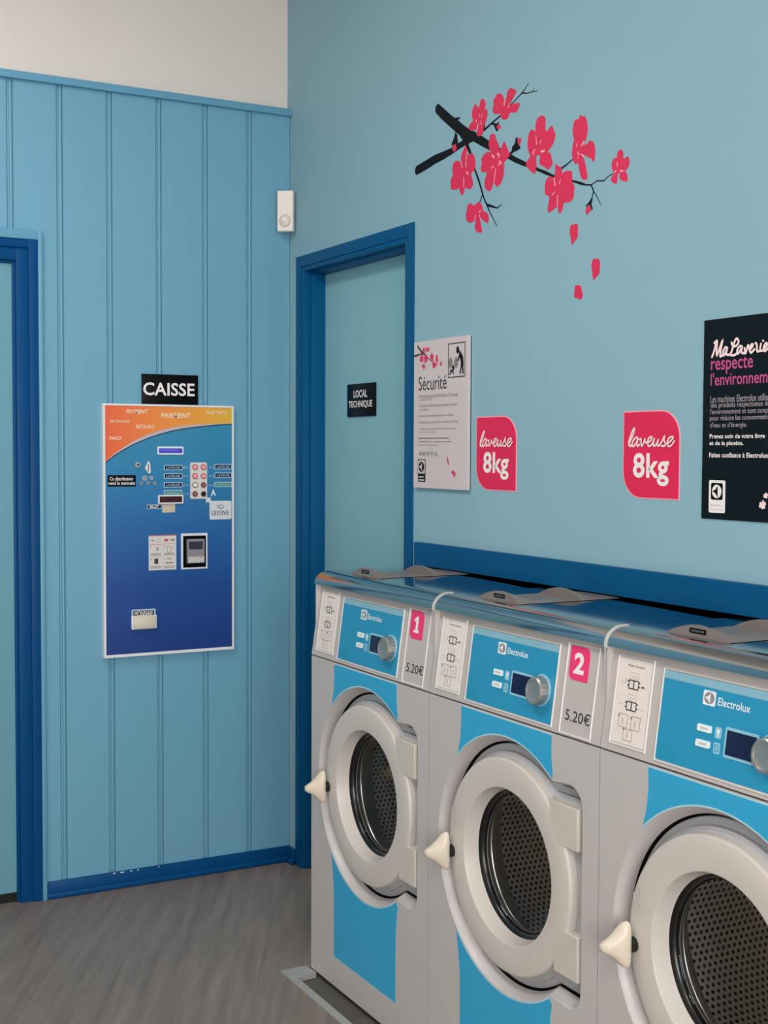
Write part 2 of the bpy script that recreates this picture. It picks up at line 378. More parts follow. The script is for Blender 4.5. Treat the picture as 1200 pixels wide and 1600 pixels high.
BLOSSOMS=[[(1.2474,2.443),(1.2556,2.4325),(1.2653,2.4303),(1.2715,2.4443),(1.2811,2.4482),(1.2923,2.4413),(1.2972,2.4299),(1.2911,2.4168),(1.3038,2.4156),(1.3071,2.4072),(1.3026,2.3894),(1.2948,2.3808),(1.2886,2.3719),(1.2856,2.3571),(1.2793,2.3515),(1.2665,2.3507),(1.2534,2.3586),(1.2597,2.3711),(1.2644,2.3839),(1.2563,2.3857),(1.2532,2.3725),(1.2369,2.3733),(1.2238,2.3743),(1.2121,2.3846),(1.2203,2.3934),(1.2366,2.4003),(1.2299,2.4105),(1.229,2.4245),(1.2361,2.4351)],[(1.3321,2.4101),(1.3382,2.4206),(1.3349,2.4315),(1.3456,2.4375),(1.3502,2.4432),(1.3625,2.4437),(1.3748,2.4391),(1.3841,2.4269),(1.3887,2.4208),(1.3883,2.4075),(1.3934,2.4131),(1.3992,2.4284),(1.4006,2.4364),(1.4109,2.4439),(1.4229,2.4436),(1.4319,2.4373),(1.4422,2.4348),(1.4409,2.4269),(1.4292,2.4164),(1.4087,2.3988),(1.4235,2.402),(1.4413,2.3996),(1.459,2.3973),(1.4591,2.3899),(1.4476,2.3776),(1.4358,2.377),(1.4149,2.3816),(1.4105,2.3743),(1.4001,2.3682),(1.385,2.3698),(1.3727,2.3775),(1.3695,2.3883),(1.3541,2.3917),(1.3417,2.3945),(1.3322,2.405)],[(1.3237,2.344),(1.3425,2.341),(1.3489,2.3287),(1.3615,2.3092),(1.3663,2.2965),(1.3755,2.2946),(1.3799,2.3038),(1.3889,2.3121),(1.3982,2.3002),(1.4105,2.281),(1.4181,2.2771),(1.4137,2.2688),(1.3988,2.2616),(1.3883,2.2561),(1.3899,2.2465),(1.3873,2.2235),(1.3754,2.2055),(1.3555,2.1988),(1.3476,2.2069),(1.3428,2.2163),(1.3352,2.2057),(1.326,2.1954),(1.315,2.1938),(1.3006,2.204),(1.294,2.2163),(1.3001,2.2341),(1.3063,2.2467),(1.284,2.2508),(1.2758,2.2592),(1.2804,2.2738),(1.2786,2.288),(1.2929,2.2973),(1.3118,2.3004),(1.3244,2.2971),(1.3147,2.3152),(1.3176,2.3351)],[(1.1995,2.34),(1.203,2.3288),(1.2048,2.3161),(1.2,2.3048),(1.2001,2.296),(1.2082,2.312),(1.2181,2.3135),(1.2346,2.3095),(1.2429,2.3),(1.2481,2.2799),(1.245,2.2649),(1.2287,2.2591),(1.2272,2.2524),(1.2356,2.2352),(1.2358,2.223),(1.2228,2.2156),(1.2061,2.2202),(1.1928,2.2243),(1.1912,2.2149),(1.183,2.2048),(1.171,2.213),(1.1641,2.2292),(1.1556,2.228),(1.1385,2.2274),(1.1212,2.234),(1.1191,2.2576),(1.131,2.2716),(1.1274,2.2866),(1.1324,2.3017),(1.1477,2.3068),(1.1665,2.3024),(1.1785,2.286),(1.1819,2.2836),(1.1731,2.3099),(1.1813,2.326),(1.1946,2.3357)],[(1.5179,2.3167),(1.5322,2.3072),(1.5332,2.328),(1.5401,2.3394),(1.5512,2.3418),(1.5651,2.3411),(1.5749,2.3302),(1.5754,2.303),(1.5851,2.2993),(1.5959,2.3066),(1.604,2.3072),(1.6124,2.292),(1.618,2.2814),(1.6128,2.2682),(1.6022,2.2561),(1.5887,2.2493),(1.586,2.245),(1.597,2.2413),(1.6041,2.224),(1.6071,2.2108),(1.5882,2.2016),(1.5701,2.2129),(1.5518,2.2228),(1.5529,2.2419),(1.5444,2.2467),(1.5361,2.2419),(1.5379,2.2189),(1.5326,2.2021),(1.5169,2.2082),(1.4937,2.2272),(1.4921,2.2373),(1.5105,2.2501),(1.5031,2.2612),(1.4971,2.282),(1.501,2.304),(1.5094,2.3152)],[(1.7209,2.3084),(1.7273,2.3024),(1.7374,2.3025),(1.7452,2.2886),(1.7493,2.2709),(1.7483,2.2605),(1.7423,2.2434),(1.7361,2.2416),(1.7261,2.2345),(1.7463,2.2335),(1.7587,2.2393),(1.7687,2.235),(1.7776,2.2226),(1.7792,2.2057),(1.777,2.191),(1.7746,2.1854),(1.7645,2.1949),(1.7494,2.2024),(1.7264,2.2145),(1.7369,2.1971),(1.7449,2.1757),(1.7503,2.1564),(1.7467,2.1487),(1.7327,2.1511),(1.7236,2.1612),(1.7169,2.1809),(1.7128,2.194),(1.7012,2.1946),(1.6933,2.2039),(1.6878,2.2236),(1.6925,2.2458),(1.6962,2.2544),(1.6894,2.2759),(1.6942,2.2934),(1.7005,2.3021),(1.7121,2.2996)],[(1.6206,2.2106),(1.6301,2.2025),(1.6449,2.1958),(1.6479,2.1812),(1.6623,2.184),(1.6781,2.1819),(1.6873,2.1786),(1.6902,2.1595),(1.6891,2.1519),(1.6983,2.141),(1.6973,2.1272),(1.695,2.1136),(1.6821,2.1064),(1.6637,2.1071),(1.6558,2.1076),(1.6508,2.0927),(1.639,2.0835),(1.6334,2.0939),(1.6319,2.1036),(1.6266,2.1029),(1.6104,2.0975),(1.5942,2.0929),(1.5886,2.1009),(1.5923,2.1195),(1.5949,2.1303),(1.5879,2.1378),(1.5768,2.1413),(1.5752,2.1576),(1.579,2.1745),(1.5899,2.1821),(1.6022,2.1823),(1.6158,2.1767),(1.6183,2.1897)],[(1.8685,2.1942),(1.8802,2.1933),(1.885,2.185),(1.8852,2.1732),(1.8922,2.1719),(1.9014,2.1745),(1.9074,2.1646),(1.9064,2.1531),(1.8974,2.1446),(1.8905,2.1429),(1.8976,2.1372),(1.9024,2.1246),(1.9014,2.1189),(1.8933,2.1174),(1.8733,2.1276),(1.8743,2.1385),(1.8695,2.1416),(1.8649,2.1387),(1.864,2.1256),(1.8606,2.118),(1.851,2.1219),(1.8413,2.1311),(1.8483,2.1417),(1.8505,2.1473),(1.8444,2.1573),(1.8441,2.1692),(1.8522,2.1796),(1.8606,2.1772),(1.8639,2.1877)],[(1.2233,2.177),(1.2431,2.1677),(1.2626,2.1732),(1.2755,2.1685),(1.2853,2.1575),(1.2871,2.1468),(1.3047,2.1389),(1.3159,2.1303),(1.3162,2.1114),(1.3083,2.11),(1.2923,2.1184),(1.2729,2.13),(1.278,2.1119),(1.2847,2.0936),(1.2815,2.088),(1.267,2.091),(1.2539,2.0963),(1.2472,2.1095),(1.2535,2.1243),(1.2405,2.1254),(1.2241,2.1226),(1.2074,2.1312),(1.2005,2.1464),(1.2054,2.1579),(1.2085,2.1715)]]
PETALS=[[(1.6905,2.0497),(1.699,2.0476),(1.7074,2.0497),(1.7145,2.0428),(1.7136,2.0161),(1.7026,2.0075),(1.6915,1.9998),(1.687,2.0147),(1.6824,2.0323),(1.685,2.0454)],[(1.7817,1.9546),(1.7884,1.9529),(1.7964,1.9536),(1.8033,1.9429),(1.8011,1.9185),(1.7866,1.9087),(1.7792,1.9037),(1.7742,1.9233),(1.7712,1.9402),(1.775,1.9513)],[(1.706,1.8975),(1.7158,1.8982),(1.7283,1.896),(1.7326,1.8863),(1.737,1.8724),(1.733,1.8645),(1.7234,1.8629),(1.7135,1.8681),(1.7037,1.8708),(1.7048,1.8859)]]
STROKES=[[(1.0442,2.4747,0.0137),(1.0729,2.4538,0.0149),(1.1117,2.4274,0.0147),(1.1498,2.4032,0.0158),(1.1771,2.385,0.0156),(1.2107,2.3692,0.0129),(1.2438,2.3537,0.0127),(1.2763,2.3366,0.0125),(1.3084,2.3199,0.0111),(1.3648,2.2917,0.0084),(1.4167,2.2665,0.0071),(1.4437,2.253,0.007),(1.4703,2.2414,0.0064),(1.4907,2.2326,0.0057),(1.5195,2.2207,0.0045),(1.5507,2.2069,0.0039),(1.5787,2.1953,0.0044),(1.6035,2.1845,0.0033),(1.6252,2.1758,0.0032),(1.6916,2.1546,0.0026),(1.7124,2.1478,0.0031),(1.7278,2.142,0.0033),(1.7456,2.1363,0.0018),(1.7657,2.1323,0.002)],[(0.9284,2.3214,0.0136),(0.988,2.3279,0.014),(1.0316,2.3335,0.0131),(1.0815,2.3357,0.0115),(1.1232,2.3392,0.0093),(1.1574,2.3449,0.0092),(1.1944,2.3498,0.0091),(1.2307,2.3529,0.0102),(1.2502,2.3541,0.0076)],[(1.1498,2.4032,0.0119),(1.1772,2.3779,0.0117),(1.1909,2.361,0.0091),(1.1977,2.3509,0.0084),(1.2079,2.3348,0.0064),(1.2214,2.3146,0.0051),(1.2349,2.2894,0.0038),(1.2467,2.2628,0.0032),(1.2616,2.2393,0.0038),(1.2749,2.2145,0.0035),(1.2865,2.19,0.0031),(1.2946,2.1766,0.0025),(1.3076,2.159,0.0031),(1.3205,2.1398,0.0017),(1.3365,2.1203,0.0015),(1.3571,2.0951,0.0012)],[(1.2849,2.1903,0.0021),(1.2723,2.1717,0.0019)],[(1.3108,2.1577,0.0039),(1.3329,2.1507,0.0032),(1.3579,2.1425,0.0018),(1.3778,2.1477,0.0012)],[(1.2919,2.3626,0.0032),(1.3295,2.3734,0.0027),(1.3695,2.3833,0.0022),(1.4027,2.3976,0.0017),(1.4324,2.4058,0.0014),(1.4703,2.42,0.0016),(1.4846,2.4281,0.0012),(1.4988,2.4377,0.001)],[(1.4703,2.42,0.0021),(1.4935,2.413,0.0014),(1.5163,2.4125,0.0011),(1.5389,2.4079,0.001)],[(1.5232,2.4189,0.0012),(1.5191,2.411,0.001)],[(1.2919,2.3626,0.0037),(1.2917,2.3764,0.0025)],[(1.6463,2.194,0.0028),(1.6673,2.1995,0.0019),(1.6906,2.2075,0.0014)],[(1.7657,2.1323,0.0012),(1.7879,2.1383,0.0014),(1.8148,2.1335,0.0015),(1.8292,2.1407,0.0011),(1.8458,2.1437,0.0011)],[(1.7657,2.1323,0.0019),(1.776,2.1154,0.002),(1.7712,2.1056,0.0013),(1.7689,2.0953,0.0025),(1.7591,2.0893,0.0031)],[(1.776,2.1154,0.0013),(1.7911,2.0977,0.0011),(1.8037,2.079,0.0009)],[(1.1359,2.4257,0.002),(1.1564,2.4225,0.0038),(1.1689,2.422,0.001)],[(1.1464,2.4021,0.0021),(1.145,2.3847,0.0029),(1.1417,2.3747,0.0053)],[(1.3264,2.3723,0.0025),(1.3421,2.3673,0.0029)],[(1.4196,2.2743,0.0029),(1.4315,2.2786,0.0047)]]
CALYX=[[(1.7676,2.1016),(1.7718,2.1009),(1.7702,2.0936),(1.7666,2.0865),(1.7723,2.0765),(1.7694,2.0709),(1.7647,2.0807),(1.7596,2.0877),(1.7541,2.0852),(1.7454,2.0835),(1.7466,2.0867),(1.7615,2.095)],[(1.1433,2.3841),(1.1518,2.3797),(1.1537,2.3651),(1.1573,2.3502),(1.1523,2.3486),(1.1487,2.3573),(1.1444,2.3475),(1.1334,2.355),(1.1231,2.3517),(1.1247,2.3621),(1.1365,2.374)],[(1.3296,2.37),(1.342,2.3707),(1.3498,2.3665),(1.3636,2.3694),(1.3637,2.366),(1.3576,2.3606),(1.3546,2.3562),(1.3594,2.3467),(1.3517,2.3458),(1.3438,2.3568),(1.339,2.3646)],[(1.4255,2.2798),(1.4268,2.2895),(1.44,2.2967),(1.4428,2.3094),(1.4501,2.3112),(1.4518,2.301),(1.4564,2.2885),(1.4652,2.2835),(1.4609,2.2777),(1.4492,2.2759),(1.4315,2.2753)]]
BUDS=[[(1.7566,2.0866),(1.7643,2.0778),(1.7669,2.0728),(1.7495,2.0633),(1.7456,2.0731),(1.7479,2.0804)],[(1.1334,2.355),(1.1437,2.3547),(1.1489,2.3466),(1.1507,2.3409),(1.1371,2.3329),(1.1266,2.3439),(1.13,2.3503)],[(1.3576,2.3623),(1.3668,2.3603),(1.3731,2.3539),(1.367,2.3485),(1.3578,2.3504),(1.3531,2.3565)],[(1.4546,2.3053),(1.4663,2.3062),(1.4687,2.3008),(1.4622,2.2873),(1.4564,2.2885),(1.4517,2.3026)]]
STAMENS=[[[(1.2672,2.4109,0.0013),(1.2679,2.4056,0.0013)],[(1.2833,2.4074,0.0012),(1.277,2.3993,0.0018)],[(1.2512,2.398,0.0023),(1.2529,2.3933,0.0023)],[(1.2749,2.3903,0.0015),(1.2782,2.381,0.0025)],[(1.2612,2.3829,0.0025),(1.2565,2.3718,0.0025)]],[[(1.3908,2.4237,0.0017),(1.3883,2.4067,0.0024)],[(1.416,2.4046,0.0009),(1.4072,2.3979,0.0024)]],[[(1.3507,2.2488,0.0015),(1.3428,2.2163,0.0019)],[(1.334,2.2859,0.0032),(1.3434,2.2781,0.0022)],[(1.3588,2.2853,0.0031),(1.365,2.2815,0.0031)],[(1.3696,2.2806,0.0017),(1.3636,2.2742,0.0014)],[(1.3391,2.256,0.0022),(1.3298,2.2535,0.0017)],[(1.3683,2.264,0.0024),(1.3761,2.2584,0.0029)],[(1.3638,2.2556,0.0022),(1.37,2.257,0.0022)]],[[(1.1897,2.2522,0.0021),(1.1901,2.2256,0.0013)],[(1.2039,2.2645,0.0028),(1.2123,2.2586,0.0028)],[(1.1716,2.2996,0.0008),(1.1812,2.2828,0.0021)],[(1.2048,2.3196,0.0013),(1.2003,2.2819,0.0023)]],[[(1.5352,2.2977,0.0011),(1.5389,2.2752,0.0018)],[(1.5592,2.2815,0.0013),(1.5524,2.2741,0.0016)],[(1.5315,2.2621,0.002),(1.5203,2.2563,0.0016)],[(1.5275,2.2532,0.0016),(1.5246,2.2518,0.0016)],[(1.5583,2.252,0.0029),(1.5722,2.2512,0.0029)]],[[(1.706,2.2424,0.001),(1.7077,2.2351,0.0013)],[(1.7261,2.2337,0.0017),(1.7348,2.2404,0.0031)],[(1.7123,2.2203,0.0019),(1.7163,2.2141,0.0019)],[(1.7163,2.2141,0.0008),(1.7134,2.2055,0.001)],[(1.7239,2.215,0.001),(1.7342,2.2068,0.0025)]],[[(1.615,2.1745,0.0026),(1.6197,2.157,0.0022)],[(1.6309,2.1298,0.0019),(1.6308,2.1037,0.0015)],[(1.6415,2.1658,0.0017),(1.6376,2.1578,0.0017)],[(1.6178,2.1407,0.0015),(1.6084,2.1344,0.0017)]],[[(1.8638,2.1677,0.0012),(1.8645,2.1588,0.0016)],[(1.8599,2.1492,0.0019),(1.8565,2.1462,0.0021)],[(1.8765,2.1455,0.0021),(1.8858,2.1437,0.0019)]],[[(1.2533,2.14,0.0013),(1.2486,2.1267,0.002)],[(1.2705,2.139,0.001),(1.2768,2.1259,0.0017)],[(1.2694,2.1461,0.002),(1.2775,2.147,0.0022)]]]
LAVEUSE=[[(0.026,0.1207,0.0022),(0.0215,0.1229,0.0022),(0.0218,0.1316,0.0022),(0.0287,0.1458,0.0022),(0.0379,0.16,0.0022),(0.0415,0.1594,0.0022),(0.0381,0.1491,0.0022),(0.0288,0.1349,0.0022),(0.0229,0.1251,0.0022),(0.027,0.1196,0.0022),(0.033,0.1239,0.0022)],[(0.0548,0.1375,0.0022),(0.0478,0.1403,0.0022),(0.0383,0.1338,0.0022),(0.0336,0.1239,0.0022),(0.0385,0.1196,0.0022),(0.048,0.1272,0.0022),(0.0544,0.137,0.0022),(0.051,0.1261,0.0022),(0.0541,0.1201,0.0022),(0.0604,0.1239,0.0021)],[(0.0602,0.1348,0.0021),(0.0653,0.1364,0.0021),(0.0659,0.1282,0.0021),(0.0676,0.1206,0.0021),(0.0748,0.1271,0.0021),(0.0795,0.1379,0.0021),(0.0786,0.1314,0.0021),(0.0856,0.1276,0.0021),(0.0895,0.1292,0.0021)],[(0.0875,0.1271,0.0021),(0.0992,0.1324,0.0021),(0.1043,0.1383,0.0021),(0.099,0.1412,0.0021),(0.0907,0.1346,0.0021),(0.0895,0.1249,0.0021),(0.0955,0.1197,0.0021),(0.1051,0.1249,0.0021),(0.1123,0.1356,0.0021)],[(0.1127,0.1367,0.0021),(0.1105,0.1292,0.0021),(0.11,0.1222,0.0021),(0.1149,0.1204,0.0021),(0.1224,0.128,0.0021),(0.1271,0.136,0.0021),(0.1244,0.128,0.0021),(0.1239,0.1211,0.0021),(0.1299,0.1211,0.0021)],[(0.1299,0.1211,0.0021),(0.1396,0.1312,0.0021),(0.1475,0.1423,0.0021),(0.1462,0.1344,0.0021),(0.1508,0.1253,0.0021),(0.1474,0.1203,0.0021),(0.1379,0.1211,0.0021)],[(0.1564,0.1248,0.0021),(0.169,0.1316,0.0021),(0.1764,0.1379,0.002),(0.1731,0.1408,0.0021),(0.1638,0.138,0.0021),(0.1577,0.1295,0.0021),(0.1591,0.1216,0.0021),(0.1667,0.1197,0.0021),(0.1742,0.1242,0.0021),(0.1811,0.1316,0.002)]]
MALAV=[[(2.1945,1.6948,0.0028),(2.2011,1.7074,0.0028),(2.2056,1.7229,0.0027),(2.2024,1.7242,0.0028),(2.2095,1.7277,0.0027),(2.2086,1.7125,0.0027),(2.2099,1.6978,0.0027),(2.2187,1.7141,0.0027),(2.2263,1.7276,0.0027),(2.2219,1.7117,0.0027),(2.2199,1.695,0.0027),(2.2263,1.6968,0.0027)],[(2.241,1.7104,0.0027),(2.2346,1.7125,0.0027),(2.2277,1.7023,0.0027),(2.2307,1.696,0.0027),(2.2403,1.7082,0.0027),(2.2373,1.6984,0.0027),(2.2469,1.6961,0.0027)],[(2.2533,1.7212,0.0027),(2.2582,1.7137,0.0027),(2.2683,1.7141,0.0027),(2.2743,1.7225,0.0027),(2.2679,1.7285,0.0027),(2.2611,1.7201,0.0027),(2.256,1.7061,0.0027),(2.2516,1.6964,0.0027),(2.2625,1.6946,0.0027),(2.271,1.6985,0.0027)],[(2.2845,1.7108,0.0026),(2.2784,1.7123,0.0026),(2.2708,1.704,0.0027),(2.2741,1.6972,0.0027),(2.2846,1.7086,0.0026),(2.2833,1.6988,0.0026),(2.2925,1.6966,0.0026)],[(2.2923,1.707,0.0026),(2.2956,1.6969,0.0026),(2.3021,1.7118,0.0026),(2.3052,1.7061,0.0026)],[(2.3069,1.7017,0.0026),(2.3164,1.7108,0.0026),(2.3126,1.7133,0.0026),(2.3075,1.7049,0.0026),(2.3115,1.6964,0.0026),(2.3211,1.7029,0.0026)],[(2.3238,1.7152,0.0026),(2.3276,1.7117,0.0026),(2.3287,1.6992,0.0026),(2.3332,1.6978,0.0026)],[(2.3395,1.7125,0.0026),(2.3376,1.6997,0.0026),(2.345,1.6986,0.0026)],[(2.3457,1.7185,0.0026),(2.3463,1.7182,0.0026)],[(2.3479,1.7011,0.0026),(2.358,1.7091,0.0025),(2.3542,1.7131,0.0025),(2.3485,1.7054,0.0026),(2.3517,1.6971,0.0025),(2.3603,1.7025,0.0025)]]
KB={'board':(-0.6895,0.7923,-0.2228,1.6463),'PAYMENT':(-0.6098,1.6136,-0.533,1.6279),'PAIEMENT':(-0.4885,1.6016,-0.38,1.6186),'PAGAMENTO':(-0.3272,1.6164,-0.2492,1.6278),'DIE':(-0.6655,1.5829,-0.5973,1.5917),'BETALING':(-0.5752,1.5642,-0.5095,1.5766),'PAGO':(-0.6683,1.525,-0.6272,1.537),'lcd':(-0.5011,1.4759,-0.4083,1.504),'lcdi':(-0.4959,1.4814,-0.4127,1.4978),'dist':(-0.674,1.3683,-0.577,1.4069),'d1':(-0.667,1.3891,-0.5854,1.4007),'d2':(-0.6712,1.3742,-0.58,1.3864),'caisse_t':(-0.5476,1.6768,-0.3642,1.7207),'l1':(-0.4777,1.4229,-0.4109,1.4407),'l2':(-0.4778,1.3943,-0.4109,1.4123),'l3':(-0.4779,1.3638,-0.411,1.382),'l4':(-0.478,1.3367,-0.4121,1.3551),'r1':(-0.2942,1.4255,-0.2298,1.444),'r2':(-0.2943,1.3954,-0.2298,1.4141),'r3':(-0.2943,1.3636,-0.2299,1.3816),'plate':(-0.3839,1.3236,-0.3229,1.4494),'A':(-0.3078,1.3326,-0.2894,1.3559),'bub':(-0.3129,1.2508,-0.232,1.3156),'ICI':(-0.2834,1.2879,-0.2618,1.3025),'LES':(-0.3056,1.2653,-0.2415,1.2817),'bill':(-0.4996,1.3083,-0.4105,1.3384),'billi':(-0.4955,1.313,-0.4154,1.3337),'note':(-0.4843,1.2785,-0.4384,1.3072),'blab':(-0.5375,1.2918,-0.4869,1.3065),'blt':(-0.5286,1.295,-0.4959,1.3036),'sheet':(-0.5326,1.0821,-0.4346,1.2018),'reader':(-0.4175,1.0815,-0.3219,1.205),'rin':(-0.4108,1.0873,-0.3282,1.1964),'dev':(-0.3989,1.1026,-0.3363,1.1855),'scr':(-0.3931,1.1498,-0.343,1.1768),'stk':(-0.3946,1.1039,-0.3386,1.1247),'mon':(-0.5939,0.9241,-0.5098,0.951),'moni':(-0.5883,0.9273,-0.5155,0.9465),'tray':(-0.5961,0.8839,-0.5078,0.9311)}
KCURVE=[(-0.6822,1.4478),(-0.6675,1.4593),(-0.6506,1.4724),(-0.6295,1.4856),(-0.6083,1.4972),(-0.587,1.5085),(-0.5656,1.5181),(-0.5442,1.5269),(-0.5226,1.535),(-0.4922,1.5449),(-0.4573,1.5544),(-0.4266,1.561),(-0.3912,1.5669),(-0.36,1.5711),(-0.3241,1.5749),(-0.2789,1.5798),(-0.2286,1.583)]
KPTS={'buttons':[(-0.3674,1.4328),(-0.3366,1.4327),(-0.3675,1.4025),(-0.3367,1.4023),(-0.3676,1.3718),(-0.3368,1.3715),(-0.3677,1.3408),(-0.3368,1.3404)],'coin':[(-0.5709,1.4412),(-0.5351,1.4319)],'coins':[(-0.5458,1.3963),(-0.5225,1.3977),(-0.5569,1.3789),(-0.5347,1.3803),(-0.5107,1.3792)],'numl':[(-0.402,1.4322),(-0.4021,1.4026),(-0.4022,1.3715),(-0.4022,1.3412)],'numr':[(-0.3026,1.432),(-0.3027,1.4021),(-0.3027,1.3706)],'pointer':[(-0.3279,1.3293),(-0.3068,1.3272),(-0.3102,1.3203),(-0.2978,1.3113),(-0.3112,1.3045),(-0.3196,1.3141),(-0.3256,1.3079)]}
OB={'sec_t':(0.965,1.6693,1.1234,1.7108),'pic':(1.1304,1.6993,1.2217,1.7965),'secboard':(0.9397,1.3838,1.2351,1.8136),'loc1':(0.3831,1.6702,0.4801,1.6956),'loc2':(0.3468,1.6339,0.5163,1.6596),'locb':(0.3344,1.6067,0.5343,1.7165),'seclines':[(0.9659,1.6178,1.1794,1.6299),(0.9724,1.6108,1.0247,1.6174),(0.9645,1.5895,1.1653,1.599),(0.9647,1.5705,1.1912,1.5805),(0.9649,1.5522,1.1787,1.5601),(0.9711,1.5441,1.0653,1.5503),(0.9653,1.5264,1.1386,1.5321),(0.9654,1.5166,1.1501,1.522),(0.9655,1.5077,1.0809,1.5127)],'sec0':[(0.9642,1.6434,1.1845,1.6593),(0.9728,1.64,1.0462,1.647)],'phone_b':(0.9657,1.476,1.108,1.4955),'phone_t':(0.9718,1.4792,1.0752,1.4893),'mark':(0.9635,1.4244,1.0068,1.4671),'markb':(0.964,1.4015,1.0071,1.4236),'picpts':{'head':[(1.1828,1.7755)],'adult':[(1.1917,1.7743),(1.1968,1.7719),(1.2109,1.7564),(1.2141,1.7376),(1.2125,1.727),(1.2153,1.7083),(1.209,1.7079),(1.205,1.7274),(1.2037,1.7275),(1.1989,1.7084),(1.1926,1.7087),(1.1986,1.7278),(1.1997,1.7411),(1.1945,1.7547),(1.1857,1.7445),(1.1806,1.7448),(1.1893,1.7604)],'child':[(1.1423,1.722),(1.1566,1.7213),(1.1618,1.7156),(1.1637,1.7088),(1.1601,1.709),(1.1566,1.7152),(1.1515,1.7161),(1.1489,1.7122),(1.1451,1.709),(1.1373,1.7094),(1.1372,1.7114),(1.1437,1.7132)],'chead':[(1.1598,1.7272)],'w1':[(1.1446,1.7408)],'w2':[(1.1743,1.7412)]},'resp':(2.1918,1.657,2.3155,1.6905),'envl':(2.1917,1.6334,2.3562,1.6604),'body':[(2.192,1.5975,2.3541,1.6122),(2.1923,1.5834,2.3545,1.598),(2.1918,1.5705,2.3548,1.5844),(2.1913,1.5564,2.3551,1.5702),(2.1925,1.542,2.3016,1.5554),(2.1914,1.5187,2.3524,1.531),(2.1909,1.5047,2.2918,1.5162),(2.1907,1.4814,2.3584,1.4917)],'pmark':(2.1917,1.3636,2.2408,1.4329),'pmarki':(2.1979,1.3912,2.2338,1.4271),'pt1':(2.1981,1.3784,2.2297,1.3815),'pt2':(2.1983,1.3695,2.2339,1.372),'pfl':[(2.3497,1.3863),(2.3581,1.4051)],'8kg':(0.0373,0.0303,0.1612,0.1048)}
# ---------------------------------------------------------------- the setting
PX = 0.022                                                 # face of the panelling
f = MB()                                                   # floor with a shallow pit under the machines
PIT = (0.955, -0.438, 3.1)
f.box((-0.12, ROOM_Y, -0.1), (PIT[0], 0.12, 0), 'wood_planks')
f.box((PIT[0], ROOM_Y, -0.1), (PIT[2], PIT[1], 0), 'wood_planks')
f.box((PIT[2], ROOM_Y, -0.1), (ROOM_X + 0.12, 0.12, 0), 'wood_planks')
floor = struct(f.build('floor'))
f = MB(); f.box((PIT[0], PIT[1], -0.1), (PIT[2], 0.5, -0.014), 'concrete'); f.build('sunken_concrete', floor)

t = MB()                                                   # metal edging round the pit
t.prism([(0.944, -0.4475), (3.1, -0.4475), (3.1, -0.424), (1.012, -0.424), (1.004, -0.362), (0.944, -0.366)], lambda x, y, o: (x, y, o), -0.012, 0.0035, 'zinc_edge')
struct(t.build('trim_3', smooth=30))

wl = MB(); wl.box((-0.12, ROOM_Y, 0), (0, 0.12, ROOM_Z), 'white_plaster')
wall_left = struct(wl.build('wall_left'))
p = MB()                                                   # panelling: backing, boards with rounded tongue joints, opening round the door
RT = 2.676
ys = [-2.15, -1.985, -1.82, -1.655, -1.49, -1.325, -1.155, -0.992, -0.832, -0.667, -0.496, -0.330, -0.166, 0.0]
DO = (-1.852, -0.884)                                      # door casing span
GW = 0.019
p.box((0, DO[1] - 0.006, 0), (PX - 0.008, 0, RT), 'panel_paint')
p.box((0, ROOM_Y, 0), (PX - 0.008, DO[0] + 0.006, RT), 'panel_paint')
p.box((0, DO[0], 2.19), (PX - 0.008, DO[1], RT), 'panel_paint')
for a, b in zip(ys, ys[1:]):
    y0, y1 = a + (GW if b != -2.15 else 0), b
    if y1 <= DO[0] or y0 >= DO[1]: sh = [(y0, 0), (y1, 0), (y1, RT), (y0, RT)]
    elif y1 > DO[1]: sh = [(y0, 2.197), (DO[1], 2.197), (DO[1], 0), (y1, 0), (y1, RT), (y0, RT)]
    elif y0 < DO[0]: sh = [(y0, 0), (DO[0], 0), (DO[0], 2.197), (y1, 2.197), (y1, RT), (y0, RT)]
    else: sh = [(y0, 2.197), (y1, 2.197), (y1, RT), (y0, RT)]
    e_ = lambda P, d: [(min(max(y, y0 + d), y1 - d), z) for y, z in P]
    p.loft([[LW()(y, z, 0.004) for y, z in sh], [LW()(y, z, PX - 0.003) for y, z in sh], [LW()(y, z, PX) for y, z in e_(sh, 0.002)]], 'panel_paint', True, False, True)
    if a + GW * 0.5 > DO[1] or a < DO[0]: z0 = 0
    else: z0 = 2.197
    p.box((0.004, a + GW * 0.42, z0), (PX - 0.001, a + GW - 0.0015, RT), 'panel_paint', 0.0035, 3)   # tongue bead
p.box((0.004, ROOM_Y, 0), (PX, -2.15, RT), 'panel_paint')
p.build('panelling', wall_left, smooth=40)
r = MB(); r.box((0, ROOM_Y, RT - 0.002), (0.04, -0.0005, 2.699), 'rail_paint', 0.003)
struct(r.build('trim_1', smooth=40))

DX0, DX1, DZ = 0.129, 0.871, 2.126                         # door opening in the wall behind the machines
MX0, MX1, MZ = 0.953, 3.02, 1.157                          # opening the machines pass through
wr = MB()
for lo, hi in (((-0.12, 0), (DX0, ROOM_Z)), ((DX0, DZ), (DX1, ROOM_Z)), ((DX1, 0), (MX0, ROOM_Z)), ((MX0, MZ), (MX1, ROOM_Z)), ((MX1, 0), (ROOM_X + 0.12, ROOM_Z))):
    wr.box((lo[0], 0, lo[1]), (hi[0], 0.12, hi[1]), 'wall_paint')
struct(wr.build('wall_right'))
sv = MB()                                                  # dark service room behind the opening
sv.box((0.6, 1.2, -0.1), (3.4, 1.3, 1.6), 'service_dark'); sv.box((0.6, 0.12, 1.5), (3.4, 1.3, 1.6), 'service_dark')
sv.box((0.90, 0.121, -0.1), (0.95, 1.2, 1.5), 'service_dark'); sv.box((3.05, 0.121, -0.1), (3.1, 1.2, 1.5), 'service_dark'); sv.box((0.95, 0.5, -0.12), (3.05, 1.2, -0.02), 'service_dark')
